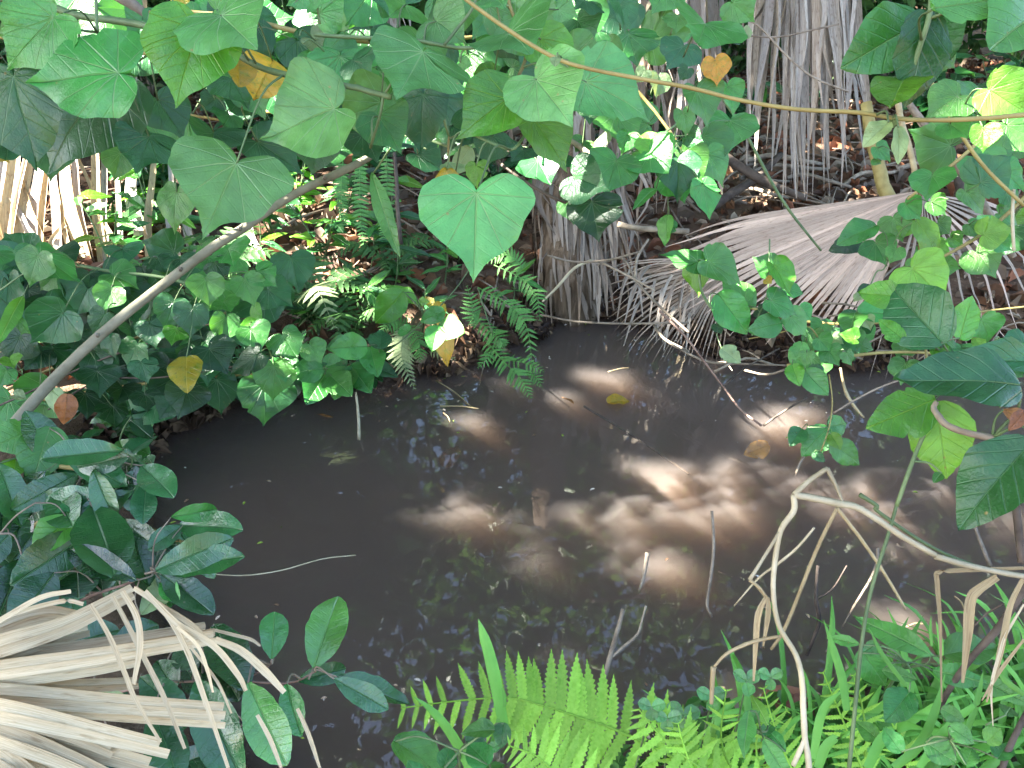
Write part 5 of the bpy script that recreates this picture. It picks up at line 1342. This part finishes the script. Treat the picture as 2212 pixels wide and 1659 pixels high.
for lab, data, bx, by in [('broad leaved weed with a pointed bright leaf over the water, lower right', '9 1640 960 1300 800 150 1.2 g l;9 1200 930 1375 1175 190 1.2 g v;9 1190 890 1030 885 70 1.2 g l;9 1210 945 1400 925 80 1.2 g l;9 1500 1185 1310 1330 190 1.15 g v;9 1720 955 2065 900 170 1.2 g v;9 1890 1080 2125 1185 110 1.2 g l;9 1640 1050 1860 1050 130 1.2 g l;9 1330 1050 1480 1060 90 1.2 g l', 1880, 1560),
                          ('leafy weed with narrow pointed leaves beside the red husk', '9 450 1400 650 1375 90 1.15 g l;9 560 1450 770 1430 70 1.15 g l;9 590 1480 700 1670 120 1.12 g l;9 500 1300 395 1490 110 1.15 g l;9 620 1400 560 1240 80 1.15 l l;9 730 1560 640 1440 80 1.15 g l', 1640, 1660),
                          ('broad pointed leaves at the bottom edge left of the fern', '8 380 1490 720 1720 190 1.05 g v;8 1000 1420 790 1430 110 1.05 g v;8 830 1500 960 1430 110 1.06 d v;8 690 1659 720 1560 130 1.05 g v;8 960 1640 830 1560 170 1.05 g v;8 1060 1380 1040 1520 110 1.08 d v;8 560 1800 460 1640 150 1.05 g v', 1000, 1760),
                          ('low weed with pale leaves in the bottom right grass', '9 1600 1500 1760 1600 150 1.1 g v;9 1750 1400 1880 1480 120 1.1 g v;9 1980 1500 2100 1420 110 1.1 l v;9 2050 1600 2180 1540 130 1.08 g v;9 1850 1640 1950 1560 120 1.08 g v;9 1700 1290 1800 1340 100 1.1 g v;9 2100 1330 2212 1300 110 1.1 g l;9 1450 1560 1380 1450 120 1.1 g v;9 1300 1480 1200 1400 110 1.12 l v', 2050, 1700)]:
    g0 = gpt(bx, by)
    t = thing('weed', lab, 'plant', g0)
    cx = [zat(int(e.split()[0]), float(e.split()[1]), float(e.split()[2]), float(e.split()[6])) for e in data.split(';')]
    mid = sum(cx, Vector()) / len(cx)
    o, Q = tube('stem', [g0, g0.lerp(mid, .5) + Vector((0, 0, .03)), mid], [.004, .003, .002], M_STEMG, t, 5)
    traced(t, data, Q + [mid])
for lab, r, cx, cy, sz in [('three leaflet clover at the bank edge below the reed tip', 9, 270, 1215, 100), ('clover with round leaflets highest at the bank edge', 9, 485, 1120, 100), ('clover touching the pale bent reed', 9, 635, 1095, 85), ('large clover at the left of the lower right bank', 9, 90, 1330, 115), ('clover left of the large one over the lime fern', 8, 2080, 1350, 90), ('dark clover under the lime fern at the left', 8, 960, 1540, 80), ('clover below the first lime frond', 8, 1980, 1280, 90)]:
    d = 1.2 if r == 9 else 1.1
    c0 = zat(r, cx, cy, d)
    g0 = on_ground(c0.x + random.uniform(-.04, .04), c0.y + random.uniform(-.02, .06))
    t = thing('clover', lab, 'plant', g0, 'clovers on the near bank')
    tube('stalk', [g0, g0.lerp(c0, .6) + Vector((0, -.01, .02)), c0], .0016, M_STEMG, t, 5)
    for q in range(3):
        a = q * 2.094 + random.uniform(-.25, .25) + .5
        y = RT * math.cos(a) + UP * math.sin(a) * .8
        s = sz * ZK * d / FPX
        put_leaf(t, c0, y, (CAM - c0).normalized() + Vector((0, 0, .5)), s, s * .85, 'oval', 'g', None, None, None, 'leaflet')
# small creeping plants that cover the near bank soil
P = scatter_land(2600, (-.6, 2.6), (.75, 2.0), .02)
z = gz(P[:, 0], P[:, 1]) + NR.uniform(.01, .09, len(P)); n = len(P)
tag(obj('ground_cover', crown_mesh('ground_cover', np.column_stack([P, z]), rnd_dirs(n) * np.array([1, 1, .5]), rnd_dirs(n) * .5 + np.array([0, -.2, 1]), NR.uniform(.025, .06, n), .6, greens(n, (.05, .16, .03), (.13, .32, .06)), M_CROWN)),
    'low green ground cover of tiny leaves on the near bank', None, None, 'stuff')
# reddish husk half hidden in the near weeds
c0 = on_plane(1705, 1530, .05)
r_ = random.Random(3)
V, F = [], []
nu, nv = 16, 9
for i in range(nv):
    th = math.pi * i / (nv - 1)
    for j in range(nu):
        ph = 2 * math.pi * j / nu
        rad = 1 + .06 * math.sin(3 * ph + th * 2) + r_.uniform(-.02, .02)
        V.append(c0 + Vector((.085 * rad * math.sin(th) * math.cos(ph), .055 * rad * math.sin(th) * math.sin(ph), .05 * rad * math.cos(th))))
for i in range(nv - 1):
    for j in range(nu):
        F.append((i * nu + j, i * nu + (j + 1) % nu, (i + 1) * nu + (j + 1) % nu, (i + 1) * nu + j))
tag(obj('husk', mesh('husk', V, F, M_STONE)), 'rounded reddish brown husk lying in the near bank weeds', 'husk')

# dark leaf mould along the waterline and pale specks added as glints on the water
xs = NR.uniform(-2.6, 3.4, 60000); ys = NR.uniform(1.2, 5.2, 60000)
sd_ = pond_sd(xs, ys)
q = (sd_ > -.03) & (sd_ < .16) & (ys > 2.2)
xs, ys = xs[q][:4200], ys[q][:4200]; n = len(xs)
zz = np.maximum(gz(xs, ys), 0.0) + NR.uniform(.002, .03, n)
pal2 = np.array([(.07, .04, .026), (.11, .065, .04), (.16, .10, .06), (.05, .032, .024), (.22, .15, .09)])
tag(obj('leaf_mould', crown_mesh('leaf_mould', np.column_stack([xs, ys, zz]), rnd_dirs(n) * np.array([1, 1, .3]), rnd_dirs(n) * .5 + np.array([0, 0, 1]), NR.uniform(.03, .10, n), .45, pal2[NR.integers(0, 5, n)], M_LITTER, .3)),
    'dark wet leaf mould lying along the waterline', None, None, 'stuff')
xs = NR.uniform(-1.9, 2.6, 2600); ys = NR.uniform(1.2, 4.2, 2600)
sd_ = pond_sd(xs, ys)
q = (sd_ < -.02) & (NR.uniform(0, 1, 2600) < np.exp(sd_ / .30) * .4 + .008)
xs, ys = xs[q], ys[q]; n = len(xs)
pal3 = np.array([(.55, .48, .40), (.40, .30, .20), (.62, .60, .55), (.25, .36, .05), (.20, .12, .07)])
tag(obj('glint_specks', crown_mesh('glint_specks', np.column_stack([xs, ys, np.full(n, .004)]), rnd_dirs(n) * np.array([1, 1, .02]), np.array([[0, 0, 1.]]) + rnd_dirs(n) * .12, NR.uniform(.006, .022, n), .5, pal3[NR.integers(0, 5, n)], M_LITTER, .1)),
    'tiny pale specks standing in for glints and canopy reflections on the water', None, None, 'stuff')
# dark low plants hiding the left shoreline
labs = ['dark low plant at the left shoreline under the grey stem', 'dark low plant left of the yellow hanging leaf', 'dark low plant under the yellow hanging leaf', 'dark low plant at the shore right of the yellow hanging leaf', 'dark low plant where the left shore turns toward the camera', 'dark low plant at the left shore above the glossy shrub',
        'dark low plant beneath the trefoil vine', 'dark low plant at the shore left of the pale fern', 'dark low plant in the shade behind the left shoreline', 'dark low plant between the stem and the left shoreline']
for (px, py), lab in zip([(300, 900), (370, 880), (430, 870), (520, 850), (290, 960), (250, 1010), (700, 832), (800, 826), (460, 830), (340, 840)], labs):
    g0 = gpt(px, py)
    t = thing('shore_plant', lab, 'plant', g0, 'dark plants along the left shore')
    for j in range(3):
        top = g0 + Vector((random.uniform(-.12, .16), random.uniform(-.16, .06), random.uniform(.10, .24)))
        o, Q = tube('stem', [g0, g0.lerp(top, .5) + Vector((0, 0, .03)), top], [.004, .003, .002], M_STEMG, t, 5)
        for q in range(6):
            a = random.uniform(0, 6.28)
            L = random.uniform(.08, .15)
            put_leaf(t, Q[random.randrange(len(Q) // 3, len(Q))], Vector((math.cos(a), math.sin(a) - .3, random.uniform(-.5, .3))), (random.uniform(-.3, .3), -.4, 1), L, L * random.uniform(.4, .6), random.choice(('ovate', 'oval', 'ovate')), random.choice('kkdkdg'))

# the leaf curtain behind the traced leaves along the top
def fill(label, name, cat, n, xr, yr, dr, wr, tints, stems, kind='heart', tilt=.9):
    t = thing(name, label, cat, stems[0][0])
    Q = []
    for P in stems:
        o, q = tube('stem', P, [.006, .005, .003], M_STEMO, t, 6)
        Q += q
    for _ in range(n):
        d = random.uniform(*dr)
        p = at(random.uniform(*xr), random.uniform(*yr), d)
        W = random.uniform(*wr) * d / FPX
        a = random.gauss(-math.pi / 2, tilt)
        y = RT * math.cos(a) + UP * math.sin(a) + FW * random.uniform(-.6, .1)
        put_leaf(t, p, y, (CAM - p).normalized() + Vector((random.uniform(-.35, .35), random.uniform(-.2, .2), random.uniform(.1, .7))), W / RATIO[kind], W, kind, random.choice(tints), Q)
    return t
fill('mass of heart leaves behind the largest ones at the upper left', 'hibiscus_branch', 'branch', 34, (-30, 560), (-40, 270), (1.3, 1.9), (105, 165), 'gdgdgd', [[at(-200, 60, 1.6), at(200, 100, 1.6), at(620, 160, 1.6)], [at(-200, 220, 1.7), at(150, 210, 1.7), at(480, 260, 1.7)]])
fill('mass of heart leaves behind the large ones at the top middle', 'hibiscus_branch', 'branch', 36, (560, 1260), (-50, 210), (1.3, 1.9), (95, 160), 'gdgdgg', [[at(520, 40, 1.6), at(800, 90, 1.6), at(1280, 60, 1.6)], [at(560, 190, 1.7), at(900, 220, 1.7), at(1240, 180, 1.7)]])
fill('dim heart leaves deep behind the top middle leaves', 'hibiscus_branch', 'branch', 22, (560, 1120), (180, 330), (1.7, 2.3), (80, 120), 'dkdk', [[at(540, 240, 2.0), at(800, 250, 2.0), at(1130, 260, 2.0)]])
fill('scattered heart leaves over the tan hanging palm leaves', 'hibiscus_branch', 'branch', 16, (1200, 1580), (-40, 430), (1.9, 2.4), (70, 125), 'gdggd', [[at(1180, 40, 2.1), at(1380, 200, 2.1), at(1540, 420, 2.1)]])
fill('heart leaves crowding the right edge under the large glossy leaves', 'hibiscus_branch', 'branch', 13, (1960, 2240), (150, 600), (1.5, 2.5), (70, 130), 'gglgd', [[at(2260, 120, 1.9), at(2120, 300, 1.9), at(1960, 430, 1.9)], [at(2260, 380, 2.1), at(2130, 500, 2.1), at(1950, 600, 2.1)]])
fill('small leaves crowding the right bank below the palm fan', 'creeper', 'creeper', 22, (1740, 2230), (680, 810), (2.2, 2.8), (45, 85), 'ggdgd', [[at(1540, 640, 2.5), at(1800, 700, 2.5), at(2240, 660, 2.5)], [at(1700, 790, 2.5), at(1950, 760, 2.5), at(2240, 790, 2.5)]])
fill('more glossy oval leaves filling the shrub at the lower left', 'glossy_shrub', 'shrub', 34, (-30, 230), (960, 1290), (1.55, 1.9), (48, 72), 'dkdkd', [[at(-120, 1300, 1.75), at(60, 1150, 1.75), at(200, 1000, 1.75)], [at(-120, 1100, 1.75), at(20, 1050, 1.75), at(220, 1120, 1.75)]], 'oval', 1.4)
fill('glossy oval leaves at the water side of the lower left shrub', 'glossy_shrub', 'shrub', 16, (170, 400), (960, 1290), (1.5, 1.7), (50, 70), 'dkdd', [[at(60, 1200, 1.65), at(250, 1130, 1.6), at(420, 1180, 1.6)], [at(80, 1000, 1.65), at(220, 1020, 1.6), at(360, 1040, 1.6)]], 'oval', 1.2)
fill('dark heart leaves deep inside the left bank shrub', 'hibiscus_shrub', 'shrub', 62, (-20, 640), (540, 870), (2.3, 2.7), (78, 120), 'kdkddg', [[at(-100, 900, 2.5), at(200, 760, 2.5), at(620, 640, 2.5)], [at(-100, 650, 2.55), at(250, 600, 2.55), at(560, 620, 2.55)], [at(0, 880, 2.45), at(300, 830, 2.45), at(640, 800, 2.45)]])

# dark broad leaved plants closing the far bank
labs = ['dark plant behind the hanging left leaf', 'dark plant behind the upper end of the grey stem', 'dark plant left of the palm trunk', 'dark plant behind the ladder ferns', 'dark plant in the gap below the orange leaf', 'dark plant under the dim hanging palm leaves', 'dark plant deep behind the top middle leaves',
        'dark plant right behind the palm trunk', 'dark plant under the tan hanging palm leaves', 'dark plant between the two hanging palm skirts', 'dark plant behind the yellow green stem', 'dark plant at the far right under the heart leaves', 'dark plant behind the sunlit palm stems', 'dark plant in the upper left corner background', 'dark plant left of the dim palm leaves', 'dark plant behind the grey palm skirt']
for (px, py), lab in zip([(350, 470), (640, 400), (1090, 450), (800, 400), (540, 330), (760, 300), (950, 340), (1320, 400), (1440, 330), (1580, 300), (1960, 300), (2140, 300), (130, 330), (30, 280), (650, 260), (1760, 240)], labs):
    g0 = gpt(px, py)
    t = thing('broad_plant', lab, 'plant', g0, 'dark plants on the far bank')
    hg = random.uniform(.45, .9)
    for j in range(4):
        top = g0 + Vector((random.uniform(-.3, .3), random.uniform(-.25, .2), hg * random.uniform(.6, 1.1)))
        o, Q = tube('stem', [g0, g0.lerp(top, .5) + Vector((0, 0, .06)), top], [.008, .006, .003], M_STEMG, t, 5)
        for q in range(9):
            a = random.uniform(0, 6.28)
            L = random.uniform(.13, .28)
            put_leaf(t, Q[random.randrange(len(Q) // 4, len(Q))], Vector((math.cos(a), math.sin(a) - .2, random.uniform(-.6, .3))), (random.uniform(-.3, .3), -.4, 1), L, L * random.uniform(.3, .55), random.choice(('ovate', 'oval', 'lance')), random.choice('kkdkdg'))

# light leaved young plants in the sunny gap of the left bank
labs = ['young plant with light leaves under the upper grey stem', 'young plant in the sunny litter right of the hanging left leaf', 'young plant beside the ladder ferns', 'young plant left of the hanging left leaf tip', 'young plant in front of the tan palm stems', 'young plant at the sunny spot below the grey stem', 'young plant behind the sapling', 'young plant near the brown dead fronds']
for (px, py), lab in zip([(640, 470), (590, 520), (740, 500), (330, 540), (240, 580), (700, 560), (830, 560), (980, 520)], labs):
    g0 = gpt(px, py)
    t = thing('young_plant', lab, 'plant', g0, 'young plants in the gap of the left bank')
    for j in range(3):
        top = g0 + Vector((random.uniform(-.16, .16), random.uniform(-.1, .1), random.uniform(.22, .5)))
        o, Q = tube('stem', [g0, g0.lerp(top, .5) + Vector((.01, 0, .02)), top], [.005, .004, .002], M_STEMG, t, 5)
        for q in range(9):
            a = random.uniform(0, 6.28)
            L = random.uniform(.09, .17)
            put_leaf(t, Q[random.randrange(len(Q) // 4, len(Q))], Vector((math.cos(a), math.sin(a), random.uniform(-.3, .4))), (random.uniform(-.3, .3), -.4, 1), L, L * random.uniform(.22, .45), random.choice(('ovate', 'lance', 'lance')), random.choice('gdgbk'))

t = thing('palm_skirt', 'dark brown tangle of dead fronds behind the fibrous palm trunk', 'palm leaf', at(1250, -300, 4.6))
hang_strips(t, 60, (1020, 1560), (-160, 200), (260, 520), (4.35, 4.9), (6, 20), [M_PALMD, M_PALMD, M_PALMB], 1.05, 1280, kink=.10)
